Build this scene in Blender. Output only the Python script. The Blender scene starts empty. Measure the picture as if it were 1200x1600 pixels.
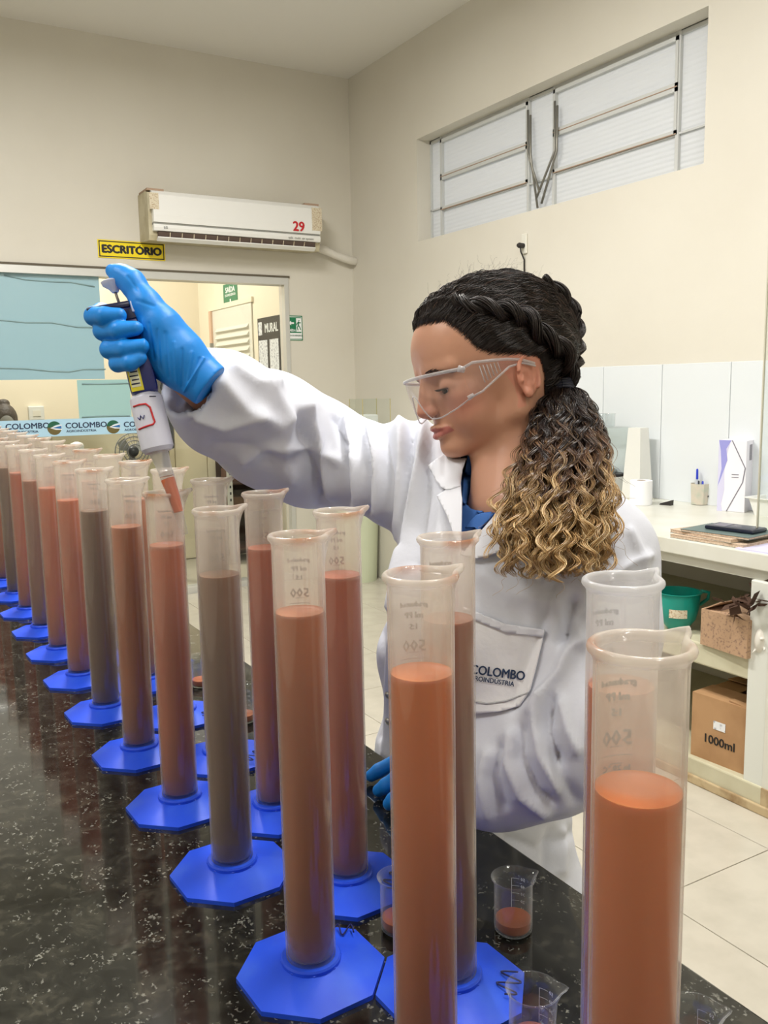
import bpy, bmesh, math, random
import numpy as np
from mathutils import Vector, Matrix
random.seed(7); np.random.seed(7)
C = bpy.context.scene.collection
# ------------------------------------------------------------------ camera
TB = 0.75                       # bench top height
CAM = np.array([0.0, 0.0, TB + 0.576])
F, PITCH, ROLL, YAW = 1380.0, 0.142156, -0.018335, math.radians(30.4)
def _room(v):
    c, s = math.cos(YAW), math.sin(YAW)
    return np.array([v[0]*c + v[1]*s, -v[0]*s + v[1]*c, v[2]])
_cp, _sp = math.cos(PITCH), math.sin(PITCH)
_fw = np.array([0, _cp, -_sp]); _rt = np.array([1., 0, 0]); _up = np.array([0, _sp, _cp])
_cr, _sr = math.cos(ROLL), math.sin(ROLL)
FW = _room(_fw); RT = _room(_cr*_rt + _sr*_up); UP = _room(-_sr*_rt + _cr*_up)
def ray(x, y): return FW + RT*(x-600)/F + UP*(800-y)/F
def at(x, y, Z): return CAM + Z*ray(x, y)
def onx(x, y, X): d = ray(x, y); return CAM + d*(X/d[0])
def ony(x, y, Y): d = ray(x, y); return CAM + d*(Y/d[1])
def onz(x, y, z): d = ray(x, y); return CAM + d*((z-CAM[2])/d[2])
cam_d = bpy.data.cameras.new('camera'); cam = bpy.data.objects.new('camera', cam_d); C.objects.link(cam)
cam_d.sensor_fit = 'VERTICAL'; cam_d.sensor_height = 36; cam_d.lens = F/1600*36; cam_d.clip_start = .01
m = Matrix.Identity(4)
for i in range(3): m[i][0] = RT[i]; m[i][1] = UP[i]; m[i][2] = -FW[i]; m[i][3] = CAM[i]
cam.matrix_world = m
sc = bpy.context.scene; sc.camera = cam
# ------------------------------------------------------------------ world, exposure
w = bpy.data.worlds.new('World'); sc.world = w; w.use_nodes = True
w.node_tree.nodes['Background'].inputs[0].default_value = (.95, .97, 1.0, 1)
w.node_tree.nodes['Background'].inputs[1].default_value = 0.9
vs = sc.view_settings; vs.view_transform = 'Standard'; vs.look = 'None'; vs.gamma = 1; vs.use_curve_mapping = False
vs.exposure = 0.55
cy = sc.cycles; cy.max_bounces = 12; cy.transparent_max_bounces = 32; cy.transmission_bounces = 10; cy.glossy_bounces = 4; cy.diffuse_bounces = 4
cy.sample_clamp_indirect = 4; cy.caustics_refractive = False; cy.caustics_reflective = False; cy.use_denoising = True
CEIL = 3.37
# the room's ceiling tube lights (each a fixture built further down): x, y, along-x?, power
LAMPS = [(0.85, 3.05, 0, 62), (1.25, .85, 0, 34), (-1.1, 1.2, 0, 22), (0.4, -1.3, 0, 16)]
for i, (x, y, ax, pw) in enumerate(LAMPS):
    l = bpy.data.lights.new('tube_light', 'AREA'); l.shape = 'RECTANGLE'; l.size = .18; l.size_y = 1.2; l.energy = pw
    l.color = (1.0, .975, .94)
    o = bpy.data.objects.new('tube_light', l); C.objects.link(o); o.location = (x, y, CEIL-.125); o.rotation_euler = (0, 0, math.pi/2 if ax else 0)
l = bpy.data.lights.new('office_light', 'AREA'); l.shape = 'RECTANGLE'; l.size = .3; l.size_y = 1.2; l.energy = 52; l.color = (1, .95, .87)
o = bpy.data.objects.new('office_light', l); C.objects.link(o); o.location = (1.2, 7.0, 3.2)
# ------------------------------------------------------------------ helpers
def col(h):
    if isinstance(h, str):
        h = h.lstrip('#'); v = [int(h[i:i+2], 16)/255 for i in (0, 2, 4)]
    else: v = [c/255 for c in h]
    return tuple((c/12.92 if c <= .04045 else ((c+.055)/1.055)**2.4) for c in v) + (1,)
def mat(name, c, rough=.5, spec=.5, metal=0, bump=None, noise=None, coat=0, sss=0, trans=0, emit=None, ior=None, alpha=None):
    m = bpy.data.materials.new(name); m.use_nodes = True; nt = m.node_tree; b = nt.nodes['Principled BSDF']
    b.inputs['Base Color'].default_value = col(c); b.inputs['Roughness'].default_value = rough
    b.inputs['Specular IOR Level'].default_value = spec; b.inputs['Metallic'].default_value = metal
    b.inputs['Coat Weight'].default_value = coat; b.inputs['Transmission Weight'].default_value = trans
    if ior: b.inputs['IOR'].default_value = ior
    if sss: b.inputs['Subsurface Weight'].default_value = sss; b.inputs['Subsurface Radius'].default_value = (.6, .25, .15); b.inputs['Subsurface Scale'].default_value = .012
    if emit: b.inputs['Emission Color'].default_value = col(emit[0]); b.inputs['Emission Strength'].default_value = emit[1]
    if alpha is not None: b.inputs['Alpha'].default_value = alpha
    if bump or noise:
        tc = nt.nodes.new('ShaderNodeTexCoord')
    if noise:   # (scale, colour2, lo, hi)
        n = nt.nodes.new('ShaderNodeTexNoise'); n.inputs['Scale'].default_value = noise[0]; n.inputs['Detail'].default_value = 6
        nt.links.new(tc.outputs['Object'], n.inputs['Vector'])
        r = nt.nodes.new('ShaderNodeValToRGB'); r.color_ramp.elements[0].position = noise[2]; r.color_ramp.elements[1].position = noise[3]
        r.color_ramp.elements[0].color = col(c); r.color_ramp.elements[1].color = col(noise[1])
        nt.links.new(n.outputs['Fac'], r.inputs[0]); nt.links.new(r.outputs[0], b.inputs['Base Color'])
    if bump:    # (scale, strength, distance)
        n = nt.nodes.new('ShaderNodeTexNoise'); n.inputs['Scale'].default_value = bump[0]; n.inputs['Detail'].default_value = 5
        nt.links.new(tc.outputs['Object'], n.inputs['Vector'])
        bp = nt.nodes.new('ShaderNodeBump'); bp.inputs['Strength'].default_value = bump[1]; bp.inputs['Distance'].default_value = bump[2]
        nt.links.new(n.outputs['Fac'], bp.inputs['Height']); nt.links.new(bp.outputs[0], b.inputs['Normal'])
    return m
def mesh_obj(name, V, Fc, mt=None, parent=None, smooth=False):
    me = bpy.data.meshes.new(name)
    if isinstance(V, np.ndarray) and isinstance(Fc, np.ndarray):
        me.vertices.add(len(V)); me.vertices.foreach_set('co', V.astype(np.float32).ravel())
        k = Fc.shape[1]; me.loops.add(Fc.size); me.loops.foreach_set('vertex_index', Fc.astype(np.int32).ravel())
        me.polygons.add(len(Fc)); me.polygons.foreach_set('loop_start', np.arange(0, Fc.size, k, dtype=np.int32))
        me.update(calc_edges=True)
    else:
        me.from_pydata([tuple(v) for v in V], [], [tuple(f) for f in Fc]); me.update()
    if smooth: me.shade_smooth()
    o = bpy.data.objects.new(name, me); C.objects.link(o)
    if mt: me.materials.append(mt)
    if parent: o.parent = parent
    return o
def tag(o, label=None, cat=None, group=None, kind=None):
    if label: o['label'] = label
    if cat: o['category'] = cat
    if group: o['group'] = group
    if kind: o['kind'] = kind
    return o
def thing(name, label, cat, loc=(0, 0, 0), rz=0, group=None):
    o = bpy.data.objects.new(name, None); C.objects.link(o); o.location = tuple(loc); o.rotation_euler = (0, 0, rz); o.empty_display_size = .05
    return tag(o, label, cat, group)
class G:            # geometry collector
    def __init__(s): s.v = []; s.f = []
    def add(s, v, f):
        b = len(s.v); s.v += [tuple(map(float, p)) for p in v]; s.f += [tuple(i+b for i in q) for q in f]; return s
    def box(s, a, b, M=None, bev=0):
        x0, y0, z0 = a; x1, y1, z1 = b
        if bev:
            bm = bmesh.new(); bmesh.ops.create_cube(bm, size=1)
            for q in bm.verts: q.co = Vector(((x0+x1)/2+q.co.x*(x1-x0), (y0+y1)/2+q.co.y*(y1-y0), (z0+z1)/2+q.co.z*(z1-z0)))
            bmesh.ops.bevel(bm, geom=bm.edges[:], offset=bev, segments=2, affect='EDGES', profile=.5)
            bm.verts.index_update(); v = [q.co.copy() for q in bm.verts]; f = [[k.index for k in p.verts] for p in bm.faces]; bm.free()
        else:
            v = [Vector(p) for p in ((x0,y0,z0),(x1,y0,z0),(x1,y1,z0),(x0,y1,z0),(x0,y0,z1),(x1,y0,z1),(x1,y1,z1),(x0,y1,z1))]
            f = [(0,3,2,1),(4,5,6,7),(0,1,5,4),(1,2,6,5),(2,3,7,6),(3,0,4,7)]
        if M is not None: v = [M @ p for p in v]
        return s.add(v, f)
    def lathe(s, prof, n=32, c=(0, 0, 0), M=None, closed=False):
        v = []; f = []
        for r, z in prof:
            for i in range(n):
                a = 2*math.pi*i/n; v.append(Vector((c[0]+r*math.cos(a), c[1]+r*math.sin(a), c[2]+z)))
        k = len(prof)
        for j in range(k if closed else k-1):
            for i in range(n):
                j2 = (j+1) % k
                f.append((j*n+i, j*n+(i+1) % n, j2*n+(i+1) % n, j2*n+i))
        if not closed:
            f.append(tuple(range(n))[::-1]); f.append(tuple((k-1)*n+i for i in range(n)))
        if M is not None: v = [M @ p for p in v]
        return s.add(v, f)
    def tube(s, pts, r, n=8, caps=True):
        P = [Vector(p) for p in pts]; R = r if hasattr(r, '__len__') else [r]*len(P)
        v = []; f = []; up = None
        for i, p in enumerate(P):
            t = (P[min(i+1, len(P)-1)]-P[max(i-1, 0)]).normalized()
            if up is None: up = t.orthogonal().normalized()
            up = (up - t*up.dot(t)).normalized(); sd = t.cross(up)
            for j in range(n):
                a = 2*math.pi*j/n; v.append(p + (up*math.cos(a)+sd*math.sin(a))*R[i])
        for i in range(len(P)-1):
            for j in range(n): f.append((i*n+j, i*n+(j+1) % n, (i+1)*n+(j+1) % n, (i+1)*n+j))
        if caps: f.append(tuple(range(n))[::-1]); f.append(tuple((len(P)-1)*n+i for i in range(n)))
        return s.add(v, f)
    def prism(s, poly, thick, M=None):      # 2-D polygon extruded along z (0..thick)
        n = len(poly); v = [Vector((x, y, 0)) for x, y in poly]+[Vector((x, y, thick)) for x, y in poly]
        f = [tuple(range(n))[::-1], tuple(range(n, 2*n))]+[(i, (i+1) % n, n+(i+1) % n, n+i) for i in range(n)]
        if M is not None: v = [M @ p for p in v]
        return s.add(v, f)
    def build(s, name, mt=None, parent=None, smooth=False, auto=None):
        o = mesh_obj(name, s.v, s.f, mt, parent, smooth or bool(auto))
        if auto:
            bm = bmesh.new(); bm.from_mesh(o.data)
            for e in bm.edges:
                if len(e.link_faces) == 2 and e.calc_face_angle(0) > auto: e.smooth = False
            bm.to_mesh(o.data); bm.free()
        return o
def struct(o, label=None): o['kind'] = 'structure'; return o
def frame(origin, xa, ya):              # matrix with local x, y along given directions
    x = Vector(xa).normalized(); y = Vector(ya); z = x.cross(y).normalized(); y = z.cross(x)
    M = Matrix.Identity(4)
    for i in range(3): M[i][0] = x[i]; M[i][1] = y[i]; M[i][2] = z[i]; M[i][3] = origin[i]
    return M
BOLD = None
def text_geo(body, size=1.0, bold=0.0, extrude=.001, align='CENTER', res=3):
    cu = bpy.data.curves.new('t', 'FONT'); cu.body = body; cu.size = size; cu.extrude = extrude; cu.align_x = align; cu.align_y = 'CENTER'; cu.resolution_u = res
    o = bpy.data.objects.new('t', cu); C.objects.link(o); dg = bpy.context.evaluated_depsgraph_get(); dg.update()
    me = bpy.data.meshes.new_from_object(o.evaluated_get(dg)); v = [q.co.copy() for q in me.vertices]; f = [tuple(p.vertices) for p in me.polygons]
    bpy.data.objects.remove(o); bpy.data.curves.remove(cu); bpy.data.meshes.remove(me)
    if bold:        # a heavier stroke: the same outline repeated a hair to either side
        n = len(v); v0, f0 = v, f; v = []; f = []
        for k, (dx, dy) in enumerate(((-1, 0), (1, 0), (0, .7), (0, -.7))): v += [Vector((p.x+dx*bold, p.y+dy*bold, p.z+k*1e-5*size)) for p in v0]; f += [tuple(i+k*n for i in q) for q in f0]
    return v, f
ACC = {'Ó': 'O', 'Í': 'I', 'Ê': 'E', 'Ú': 'U'}
def text_acc(body, size, bold=0, extrude=0, align='CENTER'):
    plain = ''.join(ACC.get(c, c) for c in body); v, f = text_geo(plain, size, bold, extrude, align); v = list(v); f = list(f); x0 = min(p.x for p in v)
    for i, c in enumerate(body):        # accents drawn as small strokes over the plain capital
        if c in ACC:
            wa = max(p.x for p in text_geo(plain[:i+1], size, 0, 0, 'LEFT')[0]); g_, _ = text_geo(plain[i], size, 0, 0, 'LEFT'); gw = max(p.x for p in g_)-min(p.x for p in g_); cx = x0+wa-gw/2; zt = size*.40
            for (ax, ay, bx, by) in (((-.04, .0, .08, .14),) if c != 'Ê' else ((-.1, 0, 0, .1), (0, .1, .1, 0))):
                t_ = size*.045; q = [(cx+ax*size-t_, zt+ay*size), (cx+ax*size+t_, zt+ay*size), (cx+bx*size+t_, zt+by*size), (cx+bx*size-t_, zt+by*size)]; b = len(v)
                v += [Vector((x, y, z)) for z in (-extrude, extrude) for x, y in q]; f += [(b+4, b+5, b+6, b+7)]+([(b, b+3, b+2, b+1)]+[(b+k, b+(k+1) % 4, b+4+(k+1) % 4, b+4+k) for k in range(4)] if extrude else [])
    return v, f
def text(name, body, M, size, mt, parent, bold=0.0, extrude=.0006, sx=1.0, align='CENTER'):
    v, f = text_acc(body, size, bold, extrude, align)
    return mesh_obj(name, [M @ Vector((p.x*sx, p.y, p.z)) for p in v], f, mt, parent)
def copy_tree(o, parent=None, src=None):
    c = o.copy(); C.objects.link(c); c.parent = parent
    for ch in [q for q in bpy.data.objects if q.parent == o]: copy_tree(ch, c)
    return c
# ---- implicit surfaces: a signed distance grid turned into one continuous mesh (surface nets)
def surface_nets(D, org, h):
    S = D < 0
    nx, ny, nz = D.shape
    cs = np.zeros((nx-1, ny-1, nz-1), np.int8)
    for a in (0, 1):
        for b in (0, 1):
            for c in (0, 1): cs += S[a:nx-1+a, b:ny-1+b, c:nz-1+c]
    act = (cs > 0) & (cs < 8); idx = -np.ones(act.shape, np.int64); ids = np.argwhere(act); idx[act] = np.arange(len(ids))
    acc = np.zeros((len(ids), 3)); cnt = np.zeros(len(ids)); i, j, k = ids.T
    E = [((a, b, 0), (a, b, 1)) for a in (0, 1) for b in (0, 1)]+[((a, 0, b), (a, 1, b)) for a in (0, 1) for b in (0, 1)]+[((0, a, b), (1, a, b)) for a in (0, 1) for b in (0, 1)]
    for p, q in E:
        d0 = D[i+p[0], j+p[1], k+p[2]]; d1 = D[i+q[0], j+q[1], k+q[2]]; x = (d0 < 0) != (d1 < 0)
        t = np.where(x, d0/np.where(x, d0-d1, 1), 0); p_ = np.array(p); q_ = np.array(q)
        acc += np.where(x[:, None], p_+t[:, None]*(q_-p_), 0); cnt += x
    V = (ids+acc/cnt[:, None])*h+np.array(org)
    Q = []
    for ax in range(3):
        sl0 = [slice(1, None)]*3; 
        a = S[:-1] if ax == 0 else S[:, :-1] if ax == 1 else S[:, :, :-1]
        b = S[1:] if ax == 0 else S[:, 1:] if ax == 1 else S[:, :, 1:]
        e = np.argwhere(a != b)
        o1, o2 = [q for q in range(3) if q != ax]
        ok = (e[:, o1] > 0) & (e[:, o2] > 0) & (e[:, o1] < D.shape[o1]-1) & (e[:, o2] < D.shape[o2]-1); e = e[ok]
        ins = S[e[:, 0], e[:, 1], e[:, 2]]
        def cell(d1, d2):
            c = e.copy(); c[:, o1] -= d1; c[:, o2] -= d2; return idx[c[:, 0], c[:, 1], c[:, 2]]
        q = np.stack([cell(1, 1), cell(0, 1), cell(0, 0), cell(1, 0)], 1)
        flip = ins if ax != 1 else ~ins
        q[~flip] = q[~flip][:, ::-1]
        Q.append(q)
    Q = np.concatenate(Q); Q = Q[(Q >= 0).all(1)]
    return V, Q
class SDF:
    def __init__(s, lo, hi, h):
        s.lo = np.array(lo, float); s.h = h; n = np.ceil((np.array(hi)-s.lo)/h).astype(int)+1
        s.ax = [s.lo[i]+h*np.arange(n[i]) for i in range(3)]; s.D = np.full(n, 10., np.float32)
    def _win(s, lo, hi):
        sl = []
        for i in range(3):
            a = int(np.clip(math.floor((lo[i]-s.lo[i])/s.h), 0, s.D.shape[i])); b = int(np.clip(math.ceil((hi[i]-s.lo[i])/s.h)+1, 0, s.D.shape[i])); sl.append(slice(a, max(a, b)))
        return tuple(sl), [s.ax[i][sl[i]] for i in range(3)]
    def _mix(s, sl, d, k, op):
        A = s.D[sl]
        if A.size == 0: return
        d = d.astype(np.float32)
        if op == 'add':
            if k > 0:
                hh = np.clip(.5+.5*(A-d)/k, 0, 1); s.D[sl] = A*(1-hh)+d*hh-k*hh*(1-hh)
            else: s.D[sl] = np.minimum(A, d)
        else:
            if k > 0:
                hh = np.clip(.5-.5*(A+d)/k, 0, 1); s.D[sl] = A*(1-hh)-d*hh+k*hh*(1-hh)
            else: s.D[sl] = np.maximum(A, -d)
    def ell(s, c, r, k=0, R=None, op='add'):
        c = np.array(c, float); r = np.array(r, float); m = r.max()+k+2*s.h
        sl, (x, y, z) = s._win(c-m, c+m)
        X = x[:, None, None]-c[0]; Y = y[None, :, None]-c[1]; Z = z[None, None, :]-c[2]
        if R is not None:
            R = np.array(R); X, Y, Z = (R[0, 0]*X+R[0, 1]*Y+R[0, 2]*Z, R[1, 0]*X+R[1, 1]*Y+R[1, 2]*Z, R[2, 0]*X+R[2, 1]*Y+R[2, 2]*Z)
        k0 = np.sqrt((X/r[0])**2+(Y/r[1])**2+(Z/r[2])**2); k1 = np.sqrt((X/r[0]**2)**2+(Y/r[1]**2)**2+(Z/r[2]**2)**2)
        s._mix(sl, k0*(k0-1)/np.maximum(k1, 1e-9), k, op); return s
    def cap(s, a, b, ra, rb=None, k=0, op='add', flat=None):    # tapered capsule; flat=(axis vector, factor)
        a = np.array(a, float); b = np.array(b, float); rb = ra if rb is None else rb; m = max(ra, rb)*(flat[1] if flat and flat[1] > 1 else 1)+k+2*s.h
        sl, (x, y, z) = s._win(np.minimum(a, b)-m, np.maximum(a, b)+m)
        X = x[:, None, None]-a[0]; Y = y[None, :, None]-a[1]; Z = z[None, None, :]-a[2]; u = b-a
        t = np.clip((X*u[0]+Y*u[1]+Z*u[2])/max(u@u, 1e-12), 0, 1)
        dx, dy, dz = X-t*u[0], Y-t*u[1], Z-t*u[2]
        if flat:
            n = np.array(flat[0], float); n /= np.linalg.norm(n); q = dx*n[0]+dy*n[1]+dz*n[2]; q2 = q*(1/flat[1]-1)
            dx, dy, dz = dx+q2*n[0], dy+q2*n[1], dz+q2*n[2]
        s._mix(sl, np.sqrt(dx*dx+dy*dy+dz*dz)-(ra+(rb-ra)*t), k, op); return s
    def chain(s, pts, rs, k=0, k0=None, op='add', flat=None):
        for i in range(len(pts)-1): s.cap(pts[i], pts[i+1], rs[i], rs[i+1], (k if i else (k if k0 is None else k0)), op, flat)
        return s
    def cut(s, p, n, k=0):        # remove what lies on the side n points to
        n = np.array(n, float); n /= np.linalg.norm(n)
        d = (s.ax[0][:, None, None]-p[0])*n[0]+(s.ax[1][None, :, None]-p[1])*n[1]+(s.ax[2][None, None, :]-p[2])*n[2]
        s._mix((slice(None),)*3, -d, k, 'sub'); return s
    def mesh(s, relax=0):
        V, Q = surface_nets(s.D, s.lo, s.h)
        for _ in range(relax):
            A = np.zeros_like(V); n = np.zeros(len(V))
            for a, b in ((0, 1), (1, 2), (2, 3), (3, 0)):
                np.add.at(A, Q[:, a], V[Q[:, b]]); np.add.at(A, Q[:, b], V[Q[:, a]]); np.add.at(n, Q[:, a], 1); np.add.at(n, Q[:, b], 1)
            V = V*.5+.5*A/np.maximum(n, 1)[:, None]
        return V, Q
def normals(V, Q):
    n = np.cross(V[Q[:, 2]]-V[Q[:, 0]], V[Q[:, 3]]-V[Q[:, 1]]); N = np.zeros_like(V)
    for i in range(4): np.add.at(N, Q[:, i], n)
    return N/np.maximum(np.linalg.norm(N, axis=1), 1e-12)[:, None]
# ------------------------------------------------------------------ room shell
XW, YB, XL, YF = 3.02, 5.518, -2.4, -2.4
m_wall = mat('cream_wall', (218, 214, 202), .6, .3, bump=(60, .12, .002), noise=(1.3, (211, 206, 193), .35, .75))
m_ceil = mat('ceiling_paint', (234, 232, 226), .8, bump=(30, .1, .002))
m_floor = mat('floor_tile_glaze', (196, 190, 176), .22, bump=(3, .03, .002), noise=(9, (186, 180, 166), .4, .7))
m_grout = mat('grout', (176, 168, 150), .9)
m_alu = mat('white_aluminium', (205, 205, 200), .35, metal=.3)
m_white = mat('white_paint', (222, 224, 220), .4)
m_glass = mat('clear_glass', (240, 246, 244), .0, trans=1, ior=1.45)
def thin_glass(name, c=(252, 254, 253), t=.985, rough=.03, edge=.55, edge_white=0, base=0):
    m = bpy.data.materials.new(name); m.use_nodes = True; nt = m.node_tree; nt.nodes.clear()
    o = nt.nodes.new('ShaderNodeOutputMaterial'); tr = nt.nodes.new('ShaderNodeBsdfTransparent'); gl = nt.nodes.new('ShaderNodeBsdfGlossy'); mx = nt.nodes.new('ShaderNodeMixShader'); lw = nt.nodes.new('ShaderNodeLayerWeight'); lw.inputs[0].default_value = .5
    pw = nt.nodes.new('ShaderNodeMath'); pw.operation = 'POWER'; pw.inputs[1].default_value = 4.5; fr = nt.nodes.new('ShaderNodeMath'); fr.operation = 'MULTIPLY_ADD'; fr.inputs[1].default_value = edge; fr.inputs[2].default_value = .035; nt.links.new(lw.outputs['Facing'], pw.inputs[0]); nt.links.new(pw.outputs[0], fr.inputs[0])
    tr.inputs[0].default_value = tuple(t*q for q in col(c)[:3])+(1,); gl.inputs['Roughness'].default_value = rough
    nt.links.new(fr.outputs[0], mx.inputs[0]); nt.links.new(tr.outputs[0], mx.inputs[1]); nt.links.new(gl.outputs[0], mx.inputs[2]); 
    if edge_white or base:  # white diffuse towards grazing edges, painted in for rim highlights on clear parts
        df = nt.nodes.new('ShaderNodeBsdfDiffuse'); df.inputs[0].default_value = (.9, .9, .92, 1); m2 = nt.nodes.new('ShaderNodeMixShader'); p2 = nt.nodes.new('ShaderNodeMath'); p2.operation = 'POWER'; p2.inputs[1].default_value = 2.5; a2 = nt.nodes.new('ShaderNodeMath'); a2.operation = 'MULTIPLY_ADD'; a2.inputs[1].default_value = edge_white; a2.inputs[2].default_value = base
        nt.links.new(lw.outputs['Facing'], p2.inputs[0]); nt.links.new(p2.outputs[0], a2.inputs[0]); nt.links.new(a2.outputs[0], m2.inputs[0]); nt.links.new(mx.outputs[0], m2.inputs[1]); nt.links.new(df.outputs[0], m2.inputs[2]); nt.links.new(m2.outputs[0], o.inputs[0]); return m
    nt.links.new(mx.outputs[0], o.inputs[0]); return m
m_pane = thin_glass('window_glass')
def quadwall(name, boxes, m, label=None):
    g = G()
    for a, b in boxes: g.box(a, b)
    return struct(g.build(name, m))
struct(G().box((XL-.2, YF-.2, -.1), (XW+.2, 9.2, -.004)).build('floor', m_grout))
fl = bpy.data.objects['floor']
tile_me = None
TS = .45; k = 0
for i in range(0, 9):
    for j in range(-2, 12):
        x = 3.0-(i+1)*TS+.02; y = j*TS+.13
        if tile_me is None:
            g = G().box((.0015, .0015, -.01), (TS-.0015, TS-.0015, 0), bev=.0012); o = g.build('floor_tile', m_floor, fl); tile_me = o.data
        else:
            o = bpy.data.objects.new('floor_tile', tile_me); C.objects.link(o); o.parent = fl
        o.location = (x, y, 0)
quadwall('ceiling', [((XL-.2, YF-.2, CEIL), (XW+.2, YB+.15, CEIL+.1))], m_ceil)
OL, OR, OT = -1.6, 2.527, 2.045       # glazed opening in the back wall
quadwall('wall_back', [((XL-.2, YB, 0), (OL, YB+.15, CEIL)), ((OR, YB, 0), (XW+.2, YB+.15, CEIL)), ((OL, YB, OT), (OR, YB+.15, CEIL))], m_wall)
WY0, WY1, WZ0, WZ1 = 2.547, 4.68, 2.19, 2.785
quadwall('wall_right', [((XW, YF-.2, 0), (XW+.2, WY0, CEIL)), ((XW, WY1, 0), (XW+.2, YB+.15, CEIL)), ((XW, WY0, 0), (XW+.2, WY1, WZ0)), ((XW, WY0, WZ1), (XW+.2, WY1, CEIL))], m_wall)
quadwall('wall_left', [((XL-.2, YF-.2, 0), (XL, YB+.15, CEIL))], m_wall)
quadwall('wall_front', [((XL-.2, YF-.2, 0), (XW+.2, YF, CEIL))], m_wall)
# ---- the office behind the glass
m_wall2 = mat('office_wall', (236, 226, 204), .6, bump=(50, .1, .002))
OX, OY = 2.75, 7.97
quadwall('wall_office_back', [((XL-.2, OY, 0), (OX+.15, OY+.15, CEIL))], m_wall2)
quadwall('wall_office_right', [((OX, YB+.15, 0), (OX+.15, OY, CEIL))], m_wall2)
quadwall('wall_office_left', [((XL-.2, YB+.15, 0), (XL, OY, CEIL))], m_wall2)
quadwall('ceiling_office', [((XL-.2, YB+.15, CEIL), (OX+.15, OY+.15, CEIL+.1))], m_ceil)
# ---- ceiling tube fixtures
m_tube = mat('lit_tube', (255, 255, 255), emit=((255, 248, 238), 11)); m_fix = mat('fixture_white', (225, 225, 222), .5)
names = ['white ceiling tube light above the far end of the bench', 'white ceiling tube light above the aisle beside the counter', 'white ceiling tube light near the left wall', 'white ceiling tube light behind the camera']
for (x, y, ax, pw), lb in zip(LAMPS, names):
    t = thing('tube_light_fixture', lb, 'light', (x, y, CEIL), 0, 'ceiling tube lights')
    G().box((-.06, -.62, -.05), (.06, .62, 0), bev=.008).build('housing', m_fix, t)
    for s in (-1, 1): G().tube([(s*.03, -.58, -.075), (s*.03, .58, -.075)], .013, 12).build('tube', m_tube, t, True)
    G().box((-.05, -.615, -.095), (.05, -.585, -.04)).build('end_cap', m_fix, t); G().box((-.05, .585, -.095), (.05, .615, -.04)).build('end_cap', m_fix, t)
# ------------------------------------------------------------------ high window of ribbed glass
m_ribbed = mat('ribbed_glass', (232, 234, 234), .25, .6)
nt = m_ribbed.node_tree; b = nt.nodes['Principled BSDF']
tc = nt.nodes.new('ShaderNodeTexCoord'); wv = nt.nodes.new('ShaderNodeTexWave'); wv.bands_direction = 'Z'; wv.inputs['Scale'].default_value = 14
nt.links.new(tc.outputs['Object'], wv.inputs['Vector']); bp = nt.nodes.new('ShaderNodeBump'); bp.inputs['Strength'].default_value = .6; bp.inputs['Distance'].default_value = .004
nt.links.new(wv.outputs['Fac'], bp.inputs['Height']); nt.links.new(bp.outputs[0], b.inputs['Normal'])
tl = nt.nodes.new('ShaderNodeBsdfTranslucent'); tl.inputs[0].default_value = (.86, .87, .88, 1); mx = nt.nodes.new('ShaderNodeMixShader'); mx.inputs[0].default_value = .38
nt.links.new(b.outputs[0], mx.inputs[1]); nt.links.new(tl.outputs[0], mx.inputs[2]); nt.links.new(mx.outputs[0], nt.nodes['Material Output'].inputs[0])
m_steel = mat('window_steel', (200, 202, 200), .4, bump=(40, .1, .001)); m_rust = mat('rusty_edge', (176, 150, 128), .8); m_rod = mat('grey_lever', (140, 138, 130), .4, metal=.6)
win = thing('window_1', None, None, (XW+.11, 0, 0)); win['kind'] = 'structure'
WX = XW+.11
def wy(px, py): return onx(px, py, WX)[1]
def wz(px, py): return onx(px, py, WX)[2]
cols = [wy(667, 300), wy(693, 300), wy(829, 240), wy(869, 240), wy(1064, 130), wy(1104, 120)]
cols[0] = WY1; cols[-1] = WY0
def bar(g, y0, y1, z0, z1, d=.02, x=0): g.box((x-d/2, min(y0, y1), min(z0, z1)), (x+d/2, max(y0, y1), max(z0, z1)))
g = G()
for c in cols[1:-1]: bar(g, c-.009, c+.009, WZ0, WZ1, .035)
bar(g, WY0, WY1, WZ0, WZ0+.012, .03); bar(g, WY0, WY1, WZ1-.02, WZ1, .03); bar(g, WY0, WY0+.01, WZ0, WZ1, .03); bar(g, WY1-.012, WY1, WZ0, WZ1, .03)
g.build('window_frame', m_steel, win)
def panes(y0, y1, zs, sash):
    for i in range(len(zs)-1):
        if i < 2 and sash:      # tilting sash: own frame, proud of the main one, slightly tilted
            s = G(); x = -.012
            bar(s, y0, y1, zs[i], zs[i]-.018, .022, x); bar(s, y0, y1, zs[i+1]+.018, zs[i+1]+.004, .022, x); bar(s, y0, y0+.014*np.sign(y1-y0), zs[i], zs[i+1], .022, x); bar(s, y1, y1-.014*np.sign(y1-y0), zs[i], zs[i+1], .022, x)
            s.build('sash', m_steel, win)
            e = G(); bar(e, y0, y1, zs[i+1]+.001, zs[i+1]+.004, .026, x); e.build('rust_line', m_rust, win)
        else:
            s = G(); bar(s, y0, y1, zs[i]-.004, zs[i]+.004, .03); s.build('glazing_bar', m_steel, win)
        p = G(); bar(p, y0, y1, zs[i], zs[i+1], .004); p.build('pane', m_ribbed, win)
H = WZ1-WZ0
panes(cols[0], cols[1], [WZ1, wz(680, 329), WZ0], 0)
panes(cols[1], cols[2], [WZ1-.02, wz(760, 253), wz(760, 308), WZ0], 1)
panes(cols[2], cols[3], [WZ1, wz(850, 282), WZ0], 0)
panes(cols[3], cols[4], [WZ1-.02, wz(966, 173), wz(966, 241), WZ0], 1)
panes(cols[4], cols[5], [WZ1, wz(1086, 202), WZ0], 0)
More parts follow.
